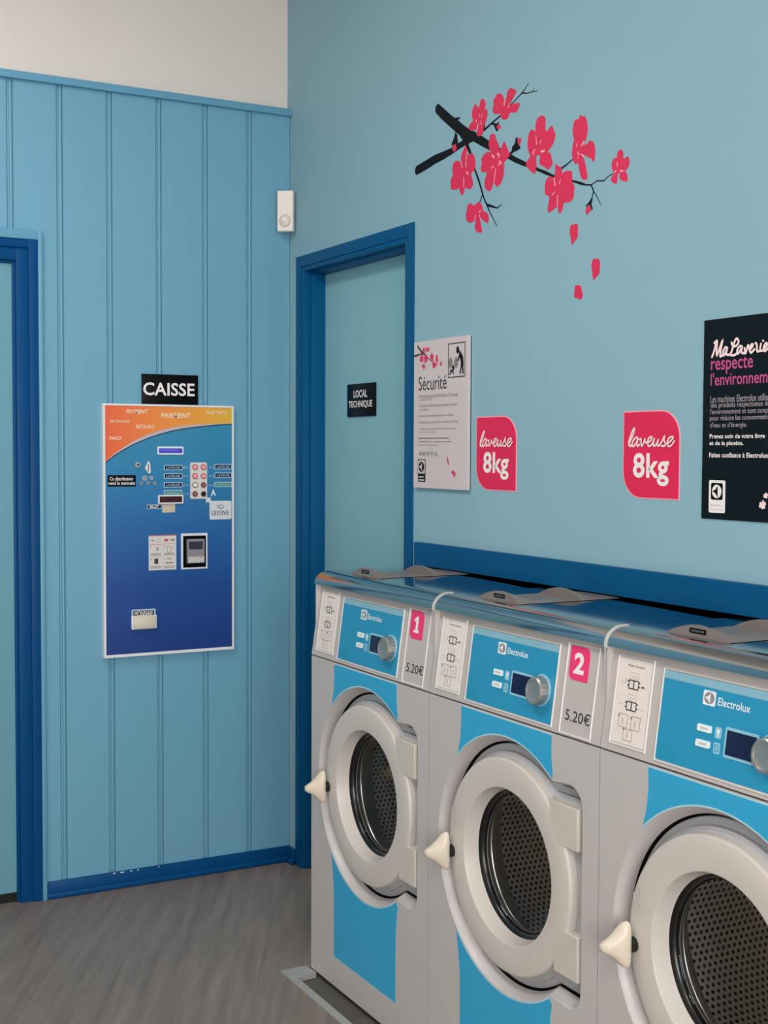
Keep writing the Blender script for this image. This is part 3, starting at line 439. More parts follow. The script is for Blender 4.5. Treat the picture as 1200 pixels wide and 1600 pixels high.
struct(sv.build('wall_rear'))
bk = MB()
for lo, hi in (((ROOM_Y, 0), (0.12, WIN_Z0)), ((ROOM_Y, WIN_Z1), (0.12, ROOM_Z)), ((ROOM_Y, WIN_Z0), (WIN_Y0, WIN_Z1)), ((WIN_Y1, WIN_Z0), (0.12, WIN_Z1))):
    bk.box((ROOM_X, lo[0], lo[1]), (ROOM_X + 0.08, hi[0], hi[1]), 'beige_plaster')
struct(bk.build('wall_back'))
fw = MB(); fw.box((-0.12, ROOM_Y - 0.12, 0), (ROOM_X + 0.12, ROOM_Y, ROOM_Z), 'beige_plaster'); struct(fw.build('wall_front'))
ce = MB(); ce.box((-0.12, ROOM_Y - 0.12, ROOM_Z), (ROOM_X + 0.12, 0.12, ROOM_Z + 0.1), 'white_plaster'); struct(ce.build('ceiling'))
wn = MB()
for y in (WIN_Y0, WIN_Y0 + (WIN_Y1 - WIN_Y0) / 3, WIN_Y0 + 2 * (WIN_Y1 - WIN_Y0) / 3, WIN_Y1):
    wn.box((ROOM_X - 0.02, y - 0.03, WIN_Z0), (ROOM_X + 0.05, y + 0.03, WIN_Z1), 'frame_white')
for z in (WIN_Z0, WIN_Z1): wn.box((ROOM_X - 0.02, WIN_Y0, z - 0.03), (ROOM_X + 0.05, WIN_Y1, z + 0.03), 'frame_white')
struct(wn.build('window_1'))

# technical room door: casing with steps, jambs, stop, leaf
d2 = MB()
def casing(mb, a, y, mt):                                  # a = (x outer left, x inner left, z inner, z outer), mirrored about the opening
    xo, xi, zi, zo = a; xo2, xi2 = DX0 + DX1 - xo, DX0 + DX1 - xi
    mb.box((xo, y[0], 0), (xi, y[1], zo), mt, 0.0015); mb.box((xi2, y[0], 0), (xo2, y[1], zo), mt, 0.0015)
    mb.box((xi - 0.001, y[0], zi), (xi2 + 0.001, y[1], zo), mt, 0.0015)
casing(d2, (0.083, 0.122, DZ + 0.008, 2.172), (-0.005, 0.0005), 'dark_blue_paint')
casing(d2, (0.118, 0.140, DZ - 0.008, DZ + 0.012), (-0.0015, 0.06), 'dark_blue_paint')
casing(d2, (0.128, 0.152, DZ - 0.018, DZ), (0.024, 0.115), 'dark_blue_paint')
door_2 = struct(d2.build('door_2', smooth=40))
lf = MB(); lf.box((DX0 + 0.012, 0.078, 0.01), (DX1 - 0.012, 0.118, DZ - 0.012), 'door_teal', 0.002); lf.build('door_leaf', door_2)
# street-side door in the panelling: light casing, dark frame, leaf
d1 = MB()
def casing1(mb, a, x, mt):
    yo, yi, zi, zo = a; c = DO[0] + DO[1]
    mb.box((x[0], yi, 0), (x[1], yo, zo), mt, 0.002); mb.box((x[0], c - yo, 0), (x[1], c - yi, zo), mt, 0.002)
    mb.box((x[0], c - yi - 0.001, zi), (x[1], yi + 0.001, zo), mt, 0.002)
casing1(d1, (-0.885, -0.899, 2.168, 2.199), (0.0, 0.040), 'rail_paint')
casing1(d1, (-0.899, -0.928, 2.141, 2.170), (0.0, 0.036), 'deep_blue_paint')
casing1(d1, (-0.926, -0.968, 2.100, 2.143), (0.0, 0.028), 'deep_blue_paint')
casing1(d1, (-0.966, -0.978, 2.090, 2.102), (0.0, 0.016), 'deep_blue_paint')
door_1 = struct(d1.build('door_1', smooth=40))
lf = MB(); lf.box((0.0005, DO[0] + 0.07, 0.034), (0.008, DO[1] - 0.09, 2.094), 'door_teal_light'); lf.box((0.0003, DO[0] + 0.09, 0.0), (0.002, DO[1] - 0.09, 0.04), 'black_gap'); lf.build('door_leaf', door_1)  # black sheet put in as the dark gap under the leaf

b = MB()
b.box((PX - 0.002, -0.884, 0), (PX + 0.010, -0.0005, 0.056), 'deep_blue_paint', 0.002)
b.box((PX - 0.002, -0.886, 0), (PX + 0.020, -0.0005, 0.020), 'deep_blue_paint', 0.006, 3)
for y, l in ((-0.66, 0.010), (-0.635, 0.016), (-0.60, 0.008), (-0.575, 0.006), (-0.50, 0.005)):
    b.prism(smooth_poly([(y, 0.0525), (y + l * 0.4, 0.0515), (y + l, 0.053), (y + l * 0.6, 0.0555), (y + l * 0.1, 0.0555)]), LW(PX + 0.010), -0.0005, 0.0004, 'chip_white')
struct(b.build('baseboard_left', smooth=40))
b = MB(); b.box((PX + 0.009, -0.012, 0), (0.083, 0.0, 0.056), 'deep_blue_paint', 0.002); b.box((PX + 0.019, -0.021, 0), (0.083, 0.0, 0.020), 'deep_blue_paint', 0.005, 3)
struct(b.build('baseboard_right', smooth=40))
s = MB()                                                   # dark blue board above the machines
s.prism([(0.953, 1.1515), (1.017, 1.1515), (1.017, 1.156), (3.05, 1.156), (3.05, 1.222), (0.953, 1.222)], RW(), 0.0, 0.018, 'dark_blue_paint')
struct(s.build('trim_2'))

# ceiling lamps (out of view)
for i, (lx, ly) in enumerate(LAMPS):
    c = thing('ceiling_light', ['white rectangular ceiling light nearer the panelled wall', 'white rectangular ceiling light farther from the panelled wall'][i], 'ceiling light', (lx, ly, ROOM_Z), 'ceiling lights')
    q = MB()
    for bx_ in ((-.6, -.3, -.57, .3), (.57, -.3, .6, .3), (-.57, -.3, .57, -.27), (-.57, .27, .57, .3)):
        q.box((lx + bx_[0], ly + bx_[1], ROOM_Z - 0.06), (lx + bx_[2], ly + bx_[3], ROOM_Z), 'frame_white')
    q.build('frame', c)
    q = MB(); q.box((lx - .57, ly - .27, ROOM_Z - 0.045), (lx + .57, ly + .27, ROOM_Z - 0.02), 'lamp_diffuser'); q.build('diffuser', c)

# ---------------------------------------------------------------- washing machines
W = 0.66; CX, CZ = 0.332, 0.583
def SL(x, z, off):                                         # sloping control panel
    return (x, 0.135 * (z - 0.912) - off, z)
FR = RW()                                                  # vertical front, local
def outline(R, xm, z0, z1, rc, y, n=72):                   # circle merged with the hinge bay on its right
    P = []; a = math.acos(0.171 / 0.2845) * 1.0
    for i in range(n + 1):
        t = a + (2 * math.pi - 2 * a) * i / n; P.append((CX + R * math.cos(t), y, CZ + R * math.sin(t)))
    for cx, cz, a0 in ((xm - rc, z0 + rc, -90), (xm - rc, z1 - rc, 0)):
        for i in range(9):
            t = math.radians(a0 + 90 * i / 8); P.append((cx + rc * math.cos(t), y, cz + rc * math.sin(t)))
    return P
def emblem(mb, b, place, off, bg, fg):                     # square with a disc cut by a three-pointed star
    x0, z0, x1, z1 = b; cx, cz = (x0 + x1) / 2, (z0 + z1) / 2; rx, rz = (x1 - x0) * 0.40, (z1 - z0) * 0.40
    mb.flat(rrect(b, min(x1 - x0, z1 - z0) * 0.12), place, off, bg)
    mb.disc((cx, cz), rx, place, off + 0.0003, fg, 32, rz)
    T = [(0.22, 0.95), (0.22, -0.95), (-0.95, 0.0)]; P = []
    for i in range(3):
        a, c = T[i], T[(i + 1) % 3]
        for j in range(8):
            t = j / 8; k = (0.28, 0.55, 0.55)[i] * 4 * t * (1 - t) * 0.5
            x, z = a[0] + (c[0] - a[0]) * t, a[1] + (c[1] - a[1]) * t
            P.append((cx + rx * (x + (0.25 - x) * k * (-0.5 if i == 0 else 1)), cz + rz * (z + (0 - z) * k)))
    mb.flat(P, place, off + 0.0006, bg)

def make_machine():
    root = thing('washing_machine', '', 'washing machine', (0.967, -0.361, 0), 'washing machines in the row', True)
    B_ = lambda mb, n, par=root, sm=None, **k: mb.build(n, par, sm, **k)
    g = 0.0015
    c = MB()                                               # casing sheets, base, and black boxes put in to darken the gaps
    c.box((g, 0.012, 0.004), (0.006, 0.64, 1.112), 'casing_grey'); c.box((W - 0.006, 0.012, 0.004), (W - g, 0.64, 1.112), 'casing_grey')
    c.box((0.006, 0.63, 0.004), (W - 0.006, 0.64, 1.112), 'casing_grey'); c.box((0.006, 0.02, 0.004), (W - 0.006, 0.63, 0.012), 'casing_grey')
    c.box((0.03, 0.03, -0.014), (W - 0.02, 0.62, 0.004), 'black_gap')
    c.box((0.006, 0.25, 1.09), (W - 0.006, 0.63, 1.1115), 'black_gap')
    c.box((0.006, 0.012, 0.906), (W - 0.006, 0.03, 0.917), 'black_gap')
    B_(c, 'casing')
    # front panel with the dished door opening
    O1 = outline(0.2845, 0.606, 0.352, 0.817, 0.045, 0.0)
    bm = bmesh.new()
    outer = [bm.verts.new(q) for q in ((g, 0, 0.006), (W - g, 0, 0.006), (W - g, 0, 0.9095), (g, 0, 0.9095))]
    hole = [bm.verts.new(q) for q in O1]
    es = [bm.edges.new((l[i], l[(i + 1) % len(l)])) for l in (outer, hole) for i in range(len(l))]
    bmesh.ops.triangle_fill(bm, use_beauty=True, use_dissolve=False, edges=es, normal=(0, -1, 0))
    fp = MB(); fp.from_bm(bm, 'casing_grey')
    fp.loft([[(g, 0, 0.006), (W - g, 0, 0.006), (W - g, 0, 0.9095), (g, 0, 0.9095)], [(g, 0.02, 0.006), (W - g, 0.02, 0.006), (W - g, 0.02, 0.9095), (g, 0.02, 0.9095)]], 'casing_grey')
    fp.loft([O1, outline(0.281, 0.604, 0.356, 0.813, 0.044, 0.003), outline(0.276, 0.603, 0.361, 0.808, 0.042, 0.014), outline(0.2685, 0.602, 0.367, 0.802, 0.039, 0.032)], 'casing_grey')
    fp.loft([outline(0.2685, 0.602, 0.367, 0.802, 0.039, 0.032), outline(0.2685, 0.602, 0.367, 0.802, 0.039, 0.075)], 'black_gap')
    n0 = outline(0.2685, 0.602, 0.367, 0.802, 0.039, 0.075)
    circ = lambda R, y: [(CX + R * (q[0] - CX) / math.hypot(q[0] - CX, q[2] - CZ), y, CZ + R * (q[2] - CZ) / math.hypot(q[0] - CX, q[2] - CZ)) for q in n0]
    fp.loft([n0, circ(0.183, 0.078)], 'black_gap')
    front = B_(fp, 'front_panel', root, 30)
    # blue decal, split by the dish; pale arcs paint the highlight on its rim
    R2 = 0.2865
    def arc(xa, xb, up, n=30):
        P = []
        for i in range(n + 1):
            x = xa + (xb - xa) * i / n; P.append((x, CZ + (1 if up else -1) * math.sqrt(max(0, R2 ** 2 - (x - CX) ** 2))))
        return P
    d = MB()
    top = [(0.499, 0.905), (0.146, 0.905), (0.147, 0.865), (0.143, 0.83), (0.133, 0.793)] + arc(0.128, 0.500, True) + [(0.505, 0.822), (0.499, 0.86)]
    bot = [(0.150, 0.089), (0.499, 0.089), (0.500, 0.26), (0.505, 0.31), (0.510, 0.340)] + arc(0.500, 0.130, False) + [(0.140, 0.33), (0.148, 0.28)]
    d.prism(top, FR, 0, 0.0006, 'decal_blue')
    d.prism(top[:1] + [(0.499, 0.9075), (0.146, 0.9075)] + top[1:2], FR, 0, 0.0007, 'decal_edge')
    d.stroke([(x, z, 0.0016) for x, z in arc(0.128, 0.500, True)], FR, 0.0009, 'decal_edge'); B_(d, 'blue_decal', front)
    d = MB(); d.prism(bot, FR, 0, 0.0006, 'decal_blue'); d.stroke([(x, z, 0.0016) for x, z in arc(0.500, 0.130, False)], FR, 0.0009, 'decal_edge')
    d.stroke([(0.150, 0.089, 0.0012), (0.499, 0.089, 0.0012)], FR, 0.0009, 'decal_edge')
    B_(d, 'blue_decal', front)
    sc = MB(); sc.cyl((0.046, 0.022), 0.005, FR, 0, 0.001, 'rim_grey', 16); sc.cyl((0.046, 0.022), 0.0032, FR, 0, 0.0022, 'print_grey', 16); B_(sc, 'screw', front)
    # control panel
    cp = MB()
    prof = [(0.0, 0.9135), (0.027, 1.1125), (0.06, 1.1125), (0.06, 0.9135)]
    cp.loft([[(g, y, z) for y, z in prof], [(W - g, y, z) for y, z in prof]], 'panel_grey', True, True, True)
    ctl = B_(cp, 'control_panel')
    cp = MB()
    rim = lambda q, t: cp.loft([[SL(x, z, o) for x, z in ((q[0] + e, q[1] + e), (q[2] - e, q[1] + e), (q[2] - e, q[3] - e), (q[0] + e, q[3] - e))] for e, o in ((0, 0), (t * .3, .0022), (t * .7, .0022), (t, 0))], 'rim_grey')
    rim((0.024, 0.926, 0.133, 1.101), 0.005); rim((0.158, 0.920, 0.497, 1.094), 0.004); rim((0.521, 0.915, 0.628, 1.103), 0.005)
    B_(cp, 'panel_rims', ctl)
    l = MB()                                               # printed programme label
    l.prism(rrect((0.030, 0.933, 0.127, 1.095), 0.003), SL, 0, 0.0009, 'label_white')
    l.text('Mode d\'emploi', SL, (0.057, 1.079, 0.105, 1.085), 0.0012, 'print_dark')
    for zc in (1.050, 1.009):
        l.frame((0.064, zc - 0.012, 0.094, zc + 0.006), 0.0022, SL, 0.0012, 'print_dark'); l.rect((0.0775, zc - 0.012, 0.0805, zc + 0.006), SL, 0.0012, 'print_dark')
        for zz in (zc + 0.001, zc - 0.007):
            for xx in (0.0605, 0.094): l.rect((xx, zz, xx + 0.0035, zz + 0.003), SL, 0.0012, 'print_dark')
        l.frame((0.066, zc + 0.008, 0.092, zc + 0.020), 0.0012, SL, 0.0012, 'print_faint')
        l.rect((0.073, zc + 0.011, 0.077, zc + 0.014), SL, 0.0012, 'print_faint'); l.rect((0.082, zc + 0.011, 0.086, zc + 0.014), SL, 0.0012, 'print_faint')
        l.rect((0.041, zc - 0.003, 0.056, zc - 0.0015), SL, 0.0012, 'print_faint'); l.rect((0.100, zc - 0.006, 0.118, zc - 0.0045), SL, 0.0012, 'print_faint')
    l.rect((0.102, 1.044, 0.110, 1.0475), SL, 0.0012, 'print_dark'); l.rect((0.053, 1.049, 0.057, 1.056), SL, 0.0012, 'print_faint')
    for x0, z0 in ((0.046, 0.963), (0.083, 0.963), (0.064, 0.940)):
        l.frame((x0, z0, x0 + 0.027, z0 + 0.026 - (0.004 if z0 < .95 else 0)), 0.0012, SL, 0.0012, 'print_grey')
        l.rect((x0 + 0.010, z0 + 0.006, x0 + 0.015, z0 + 0.018), SL, 0.0012, 'print_faint'); l.rect((x0 - 0.002, z0 + 0.019, x0 + 0.003, z0 + 0.024), SL, 0.0013, 'print_grey')
    B_(l, 'programme_label', ctl)
    o = MB()
    o.prism(rrect((0.1625, 0.925, 0.4925, 1.089), 0.002), SL, 0, 0.0009, 'overlay_blue')
    o.rect((0.1625, 1.0745, 0.4925, 1.089), SL, 0.0011, 'overlay_band')
    emblem(o, (0.2695, 1.0435, 0.3015, 1.0695), SL, 0.0012, 'logo_white', 'print_grey')
    o.text('Electrolux', SL, (0.3075, 1.0475, 0.3865, 1.0615), 0.0012, 'logo_white', 0.012)
    for z in (0.989, 0.962):
        o.prism(rrect((0.309, z + 0.002, 0.325, z + 0.022), 0.004), SL, 0, 0.0011, 'display_frame')
    o.rect((0.313, 1.0, 0.321, 1.007), SL, 0.0013, 'logo_white'); o.rect((0.3155, 0.994, 0.3185, 1.0), SL, 0.0013, 'logo_white'); o.frame((0.3125, 0.968, 0.3215, 0.980), 0.0015, SL, 0.0013, 'overlay_blue')
    o.rect((0.172, 0.931, 0.214, 0.953), SL, 0.0011, 'decal_teal'); o.rect((0.176, 0.936, 0.184, 0.949), SL, 0.0013, 'overlay_blue'); o.rect((0.202, 0.936, 0.210, 0.949), SL, 0.0013, 'overlay_blue')
    B_(o, 'control_overlay', ctl)
    for z in (0.9965, 0.9695):
        q = MB(); q.prism(rrect((0.2645, z, 0.3005, z + 0.0125), 0.003), SL, 0, 0.0028, 'logo_white'); q.rect((0.273, z + 0.0045, 0.292, z + 0.008), SL, 0.0030, 'print_faint'); B_(q, 'button', ctl, 30)
    q = MB(); q.prism(rrect((0.3345, 0.963, 0.4145, 1.0155), 0.004), SL, 0, 0.0018, 'display_frame'); q.prism(rrect((0.3395, 0.968, 0.4095, 1.0105), 0.001), SL, 0, 0.0024, 'display_navy'); B_(q, 'display', ctl)
    k = MB(); KC = (0.4475, 0.990)
    k.cyl(KC, 0.0335, SL, 0, 0.003, 'display_frame', 40)
    A = [2 * math.pi * i / 64 for i in range(64)]
    k.loft([[SL(KC[0] + r * (1 - (0.035 if (i % 4) < 2 and rid else 0)) * math.cos(a), KC[1] + r * (1 - (0.035 if (i % 4) < 2 and rid else 0)) * math.sin(a), off) for i, a in enumerate(A)] for r, off, rid in ((0.0305, 0.003, 1), (0.0298, 0.019, 1), (0.0290, 0.0215, 0), (0.0265, 0.0235, 0), (0.0225, 0.0235, 0), (0.0205, 0.0222, 0), (0.0100, 0.0215, 0))], 'knob_silver', True, False, True)
    B_(k, 'knob', ctl, 28)
    nb = MB(); nb.prism(rrect((0.533, 1.0275, 0.5965, 1.0965), 0.016, '1010'), SL, 0, 0.0010, 'magenta'); nl = B_(nb, 'number_label', ctl)
    pr = MB(); pr.text('5.20€', SL, (0.538, 0.945, 0.620, 0.9685), 0.0008, 'print_dark', 0.004); B_(pr, 'price_lettering', ctl)
    # worktop
    P = [(0.05, 1.1130), (0.010, 1.1130)] + [(0.05 - 0.042 * math.cos(math.radians(a)), 1.1135 + 0.0365 * math.sin(math.radians(a))) for a in range(0, 91, 9)] + [(0.645, 1.150), (0.645, 1.113)]
    wt = MB(); wt.loft([[(x, y if y < 0.6 else yb, z) for y, z in P] for x, yb in ((0.001, 0.352), (W - 0.001, 0.288))], 'steel_top', True, True, True); B_(wt, 'worktop', root, 30)
    ds = MB()
    for y0, y1, h in ((0.068, 0.238, 0.021), (0.238, 0.36, 0.021)):
        n = 18; rows = []
        for y, k in ((y0, 1.0), (y0 + 0.006, 1.04), (y0 + 0.045, 0.40), (y0 + 0.075, 0.12), (y1, 0.05)):
            rows.append([(0.112 + 0.172 * i / n, y, 1.1502 + 0.0008 + h * k * (1 - (2 * i / n - 1) ** 2)) for i in range(n + 1)])
        ds.loft(rows, 'dispenser_grey', False)
        ds.face(rows[0][::-1] + [(0.112, y0, 1.1500), (0.284, y0, 1.1500)], 'dispenser_grey')
    dsp = B_(ds, 'soap_dispenser', root, 40)
    q = MB(); q.prism(rrect((0.176, 1.1570, 0.220, 1.1665), 0.0008), RW(0.068), 0, 0.0008, 'reader_black'); q.text('LESSIVE', RW(0.068), (0.181, 1.1600, 0.215, 1.1635), 0.0010, 'print_grey'); B_(q, 'dispenser_label', dsp)
    # door
    dr = MB()
    dr.lathe([(0.162, 0.036), (0.1700, 0.002), (0.1708, 0.0004), (0.1722, -0.0006), (0.185, -0.0018), (0.205, -0.0022), (0.224, -0.0016), (0.2325, -0.0002), (0.2355, 0.0015), (0.2368, 0.005), (0.2372, 0.040)], (CX, CZ), 'door_ring_grey')
    door = B_(dr, 'door', root, 18)
    fl = MB()
    oo = [outline(0.2640, 0.600, 0.371, 0.798, 0.037, 0.070), outline(0.2640, 0.600, 0.371, 0.798, 0.037, 0.0385), outline(0.2625, 0.599, 0.373, 0.796, 0.036, 0.0360), outline(0.2520, 0.596, 0.384, 0.787, 0.033, 0.0345), outline(0.2485, 0.594, 0.387, 0.784, 0.032, 0.0330), outline(0.2475, 0.593, 0.389, 0.782, 0.031, 0.0250), outline(0.2420, 0.590, 0.396, 0.775, 0.029, 0.0235), outline(0.2408, 0.589, 0.398, 0.773, 0.028, 0.0205), outline(0.2380, 0.588, 0.400, 0.771, 0.028, 0.0195)]
    fl.loft(oo, 'flange_shade_grey')
    n1 = oo[-1]; fl.loft([n1, [(CX + 0.2 * (q[0] - CX) / math.hypot(q[0] - CX, q[2] - CZ), 0.0195, CZ + 0.2 * (q[2] - CZ) / math.hypot(q[0] - CX, q[2] - CZ)) for q in n1]], 'flange_shade_grey')
    B_(fl, 'door_flange', door, 22)
    for z0, z1, x0, x1 in ((0.684, 0.771, 0.4525, 0.5925), (0.415, 0.510, 0.47, 0.5965)):
        h = MB(); h.box((x0 + 0.045, -0.0018, z0), (x1, 0.024, z1), 'tab_grey', 0.0025); B_(h, 'hinge_tab', door, 20)
    gk = MB(); gk.lathe([(0.1635, 0.038), (0.1625, 0.0345), (0.1560, 0.0365), (0.1515, 0.042), (0.1510, 0.050), (0.1540, 0.053)], (CX, CZ), 'black_rubber'); B_(gk, 'gasket', door, 40)
    gl = MB(); n = 72
    rows = []
    for i in range(9):
        t = i / 8 * math.pi / 2
        rows.append((0.1512 * math.cos(t), 0.046 + 0.024 * math.sin(t)))
    rows[-1] = (0.002, rows[-1][1])
    gl.loft([[(CX + r * math.cos(2 * math.pi * i / n), y, CZ + r * math.sin(2 * math.pi * i / n)) for i in range(n)] for r, y in rows], 'door_glass', True, False, True)
    B_(gl, 'door_glass', door, 60)
    hd = MB()
    st = []
    for y, hz, hx, xo, zo in ((-0.010, 0.0435, 0.010, 0.106, 0.5565), (-0.012, 0.0450, 0.013, 0.105, 0.5565), (-0.019, 0.0435, 0.0155, 0.102, 0.556), (-0.026, 0.036, 0.0155, 0.099, 0.555), (-0.034, 0.026, 0.0145, 0.096, 0.554), (-0.044, 0.0165, 0.0125, 0.092, 0.553), (-0.053, 0.011, 0.011, 0.089, 0.552), (-0.0585, 0.0075, 0.0075, 0.087, 0.552), (-0.060, 0.003, 0.003, 0.087, 0.552)):
        ring = []
        for i in range(28):
            a = 2 * math.pi * i / 28; cc, ss = math.cos(a), math.sin(a)
            ring.append((xo + hx * math.copysign(abs(cc) ** 0.7, cc), y, zo + hz * math.copysign(abs(ss) ** 0.8, ss)))
        st.append(ring)
    hd.loft(st, 'handle_cream', True, True, True); hn = B_(hd, 'door_handle', door, 50)
    pg = MB(); pg.cyl((0.112, 0.558), 0.0145, FR, -0.006, 0.012, 'black_gap', 24); B_(pg, 'handle_peg', door, 40)
    em = MB()
    for dx, dz, r in ((0.118, 0.653, 0.006), (0.128, 0.634, 0.007), (0.116, 0.634, 0.005), (0.126, 0.668, 0.005)):
        em.loft([[(dx + (r + e) * math.cos(a), -0.0022 - o_ - (dx - 0.1) * 0.05, dz + (r + e) * 1.3 * math.sin(a)) for a in [2 * math.pi * i / 20 for i in range(20)]] for e, o_ in ((-0.0008, 0), (0, 0.0005), (0.0008, 0))], 'door_ring_grey')
    B_(em, 'embossed_marks', door, 40)
    # drum
    dm = MB(); DR = 0.24; n = 96
    dm.lathe([(DR - 0.001, 0.148), (DR, 0.15), (DR, 0.43), (0.01, 0.445)], (CX, CZ), 'drum_steel', n)
    drum = B_(dm, 'drum', root, 40, uv=lambda q: ((math.atan2(q[2] - CZ, q[0] - CX) % (2 * math.pi)) * DR, q[1] if math.hypot(q[0] - CX, q[2] - CZ) > DR - 0.001 else q[1] + 0.9 + DR - math.hypot(q[0] - CX, q[2] - CZ)))
    rg = MB()
    rg.lathe([(0.1535, 0.0525), (0.158, 0.0545), (0.1605, 0.060), (0.160, 0.066), (0.166, 0.070)], (CX, CZ), 'seal_dark')
    B_(rg, 'inner_seal', root, 50)
    rg = MB(); tor = lambda R, y, r: [(R + r * math.cos(math.radians(t)), y + r * math.sin(math.radians(t))) for t in range(0, 361, 45)]
    for R_, y_ in ((0.1548, 0.0530), (0.1618, 0.0665)): rg.lathe(tor(R_, y_, 0.0017), (CX, CZ), 'silver')  # thin pale rings added to stand for bright arcs in the glass
    B_(rg, 'glass_highlight_rings', door, 50)
    rg = MB(); bead = lambda R, y, r, a0, a1: [(R - r * math.cos(math.radians(t)), y - r * math.sin(math.radians(t))) for t in range(a0, a1, 15)]
    rg.lathe(bead(0.174, 0.0775, 0.008, -30, 136) + [(0.187, 0.084), (0.193, 0.088)] + bead(0.205, 0.094, 0.007, -15, 121) + [(0.217, 0.095), (0.228, 0.101), (0.236, 0.112), (DR - 0.001, 0.125), (DR - 0.001, 0.1485)], (CX, CZ), 'steel_ring'); B_(rg, 'drum_rim', root, 50)
    return root
def children(o): return [c for c in bpy.data.objects if c.parent is o]
def copy_tree(o, parent=None):
    c = o.copy(); COL.objects.link(c)
    if parent: c.parent = parent
    for ch in children(o): copy_tree(ch, c)
    return c
proto = make_machine()
machines = [proto, copy_tree(proto), copy_tree(proto)]
LBL = ['grey and blue washing machine numbered 1, left end of the row beside the teal door',
       'grey and blue washing machine in the middle of the row, marked with the numeral 2',
       'grey and blue washing machine cut off by the right edge, below the black poster']
for k, mch in enumerate(machines):
    mch.location = (0.967 + k * W, -0.361 - 0.0005 * k, 0); mch['label'] = LBL[k]
    ctl = [c for c in children(mch) if c.name.startswith('control_panel')][0]
    lab = [c for c in children(ctl) if c.name.startswith('number_label')][0]
    nb = MB(); nb.prism(rrect((0.533, 1.0275, 0.5965, 1.0965), 0.016, '1010'), SL, 0, 0.0010, 'magenta')
    if k == 0: nb.flat([(0.5525, 1.043), (0.5775, 1.043), (0.5775, 1.050), (0.5715, 1.050), (0.5715, 1.083), (0.5635, 1.083), (0.5525, 1.0765), (0.5525, 1.069), (0.5605, 1.0725), (0.5605, 1.050), (0.5525, 1.050)], SL, 0.0013, 'print_white')
    else: nb.text(str(k + 1), SL, [(0.549, 1.043, 0.579, 1.083), (0.5475, 1.041, 0.582, 1.084), (0.5475, 1.041, 0.582, 1.084)][k], 0.0013, 'print_white', 0.035)
    t_ = nb.build('number_label'); lab.data = t_.data; bpy.data.objects.remove(t_, do_unlink=True)
    if k:
        e = MB(); Q = lambda d: [(0.05 - (0.042 + d) * math.cos(math.radians(a)), 1.1135 + (0.0365 + d) * math.sin(math.radians(a))) for a in range(-6, 91, 8)] + [(0.062, 1.150 + d)]
        e.loft([[(x, y, z) for y, z in Q(d)] for x, d in ((0.0006, -0.004), (0.0006, 0.0025), (0.0076, 0.0025), (0.0076, -0.004))], 'seal_grey', False)
        e.build('edge_seal', mch, 40)
for mch in machines:
    if 'local' in mch: del mch['local']

# ---------------------------------------------------------------- pay machine
KX = 0.040
kb = KB['board']
ks = thing('payment_terminal', 'blue and orange payment terminal set flush in the panelled wall under the small black sign', 'payment terminal', (PX, (kb[0] + kb[2]) / 2, kb[1]))
L0 = LW(0)
q = MB(); q.prism(list(kb and [(kb[0], kb[1]), (kb[2], kb[1]), (kb[2], kb[3]), (kb[0], kb[3])]), L0, PX, KX - 0.002, 'frame_white', True)
for e in ((kb[0], kb[1], kb[2], kb[1] + 0.0095), (kb[0], kb[3] - 0.0065, kb[2], kb[3]), (kb[0], kb[1] + 0.0095, kb[0] + 0.0075, kb[3] - 0.0065), (kb[2] - 0.0065, kb[1] + 0.0095, kb[2], kb[3] - 0.0065)):
    q.prism([(e[0], e[1]), (e[2], e[1]), (e[2], e[3]), (e[0], e[3])], L0, KX - 0.003, KX + 0.001, 'frame_white')
q.build('frame', ks, 30)
y0, z0, y1, z1 = kb[0] + 0.0075, kb[1] + 0.0095, kb[2] - 0.0065, kb[3] - 0.0065
curve = [(min(max(a, y0), y1), b_) for a, b_ in KCURVE]
q = MB()
q.flat([(y0, z0), (y1, z0)] + curve[::-1], L0, KX - 0.0015, 'kiosk_blue')
q.flat(curve + [(y1, z1), (y0, z1)], L0, KX - 0.0015, 'kiosk_orange')
n = len(curve)
q.flat(curve + [(a, b_ + 0.002 + 0.011 * math.sin(math.pi * min(1, i / n * 1.05))) for i, (a, b_) in enumerate(curve)][::-1], L0, KX - 0.0012, 'curve_pale')
q.stroke([(a, b_, 0.0016) for a, b_ in curve], L0, KX - 0.0009, 'curve_dark')
face = q.build('front_panel', ks)
q = MB(); o_ = KX - 0.0008
for key, s_, bold in (('PAYMENT', 'PAYMENT', .02), ('PAIEMENT', 'PAIEMENT', .02), ('PAGAMENTO', 'PAGAMENTO', .01), ('DIE', 'DIE ZAHLUNG', .01), ('BETALING', 'BETALING', .015), ('PAGO', 'PAGO', .02)):
    q = MB(); bx_ = KB[key]
    q.text(s_, L0, bx_, o_ + 0.0004, 'text_cream', bold, 0.25); q.build('lettering', face)
def plate(box, mt, r=0.003, off=0.003, mb=None):
    mb = mb or MB(); mb.prism(rrect(box, r), L0, KX - 0.0015, KX + off, mt); return mb
def grow(b_, d): return (b_[0] - d, b_[1] - d, b_[2] + d, b_[3] + d)
q = plate(KB['lcd'], 'frame_white', 0.004, 0.002); q.prism(rrect(KB['lcdi'], 0.001), L0, KX, KX + 0.0025, 'lcd_blue')
b_ = KB['lcdi']; q.text('PAIEMENT', L0, (b_[0] + .008, b_[1] + .007, b_[2] - .016, b_[3] - .004), KX + 0.0028, 'lcd_pale'); q.build('display', ks, 30)
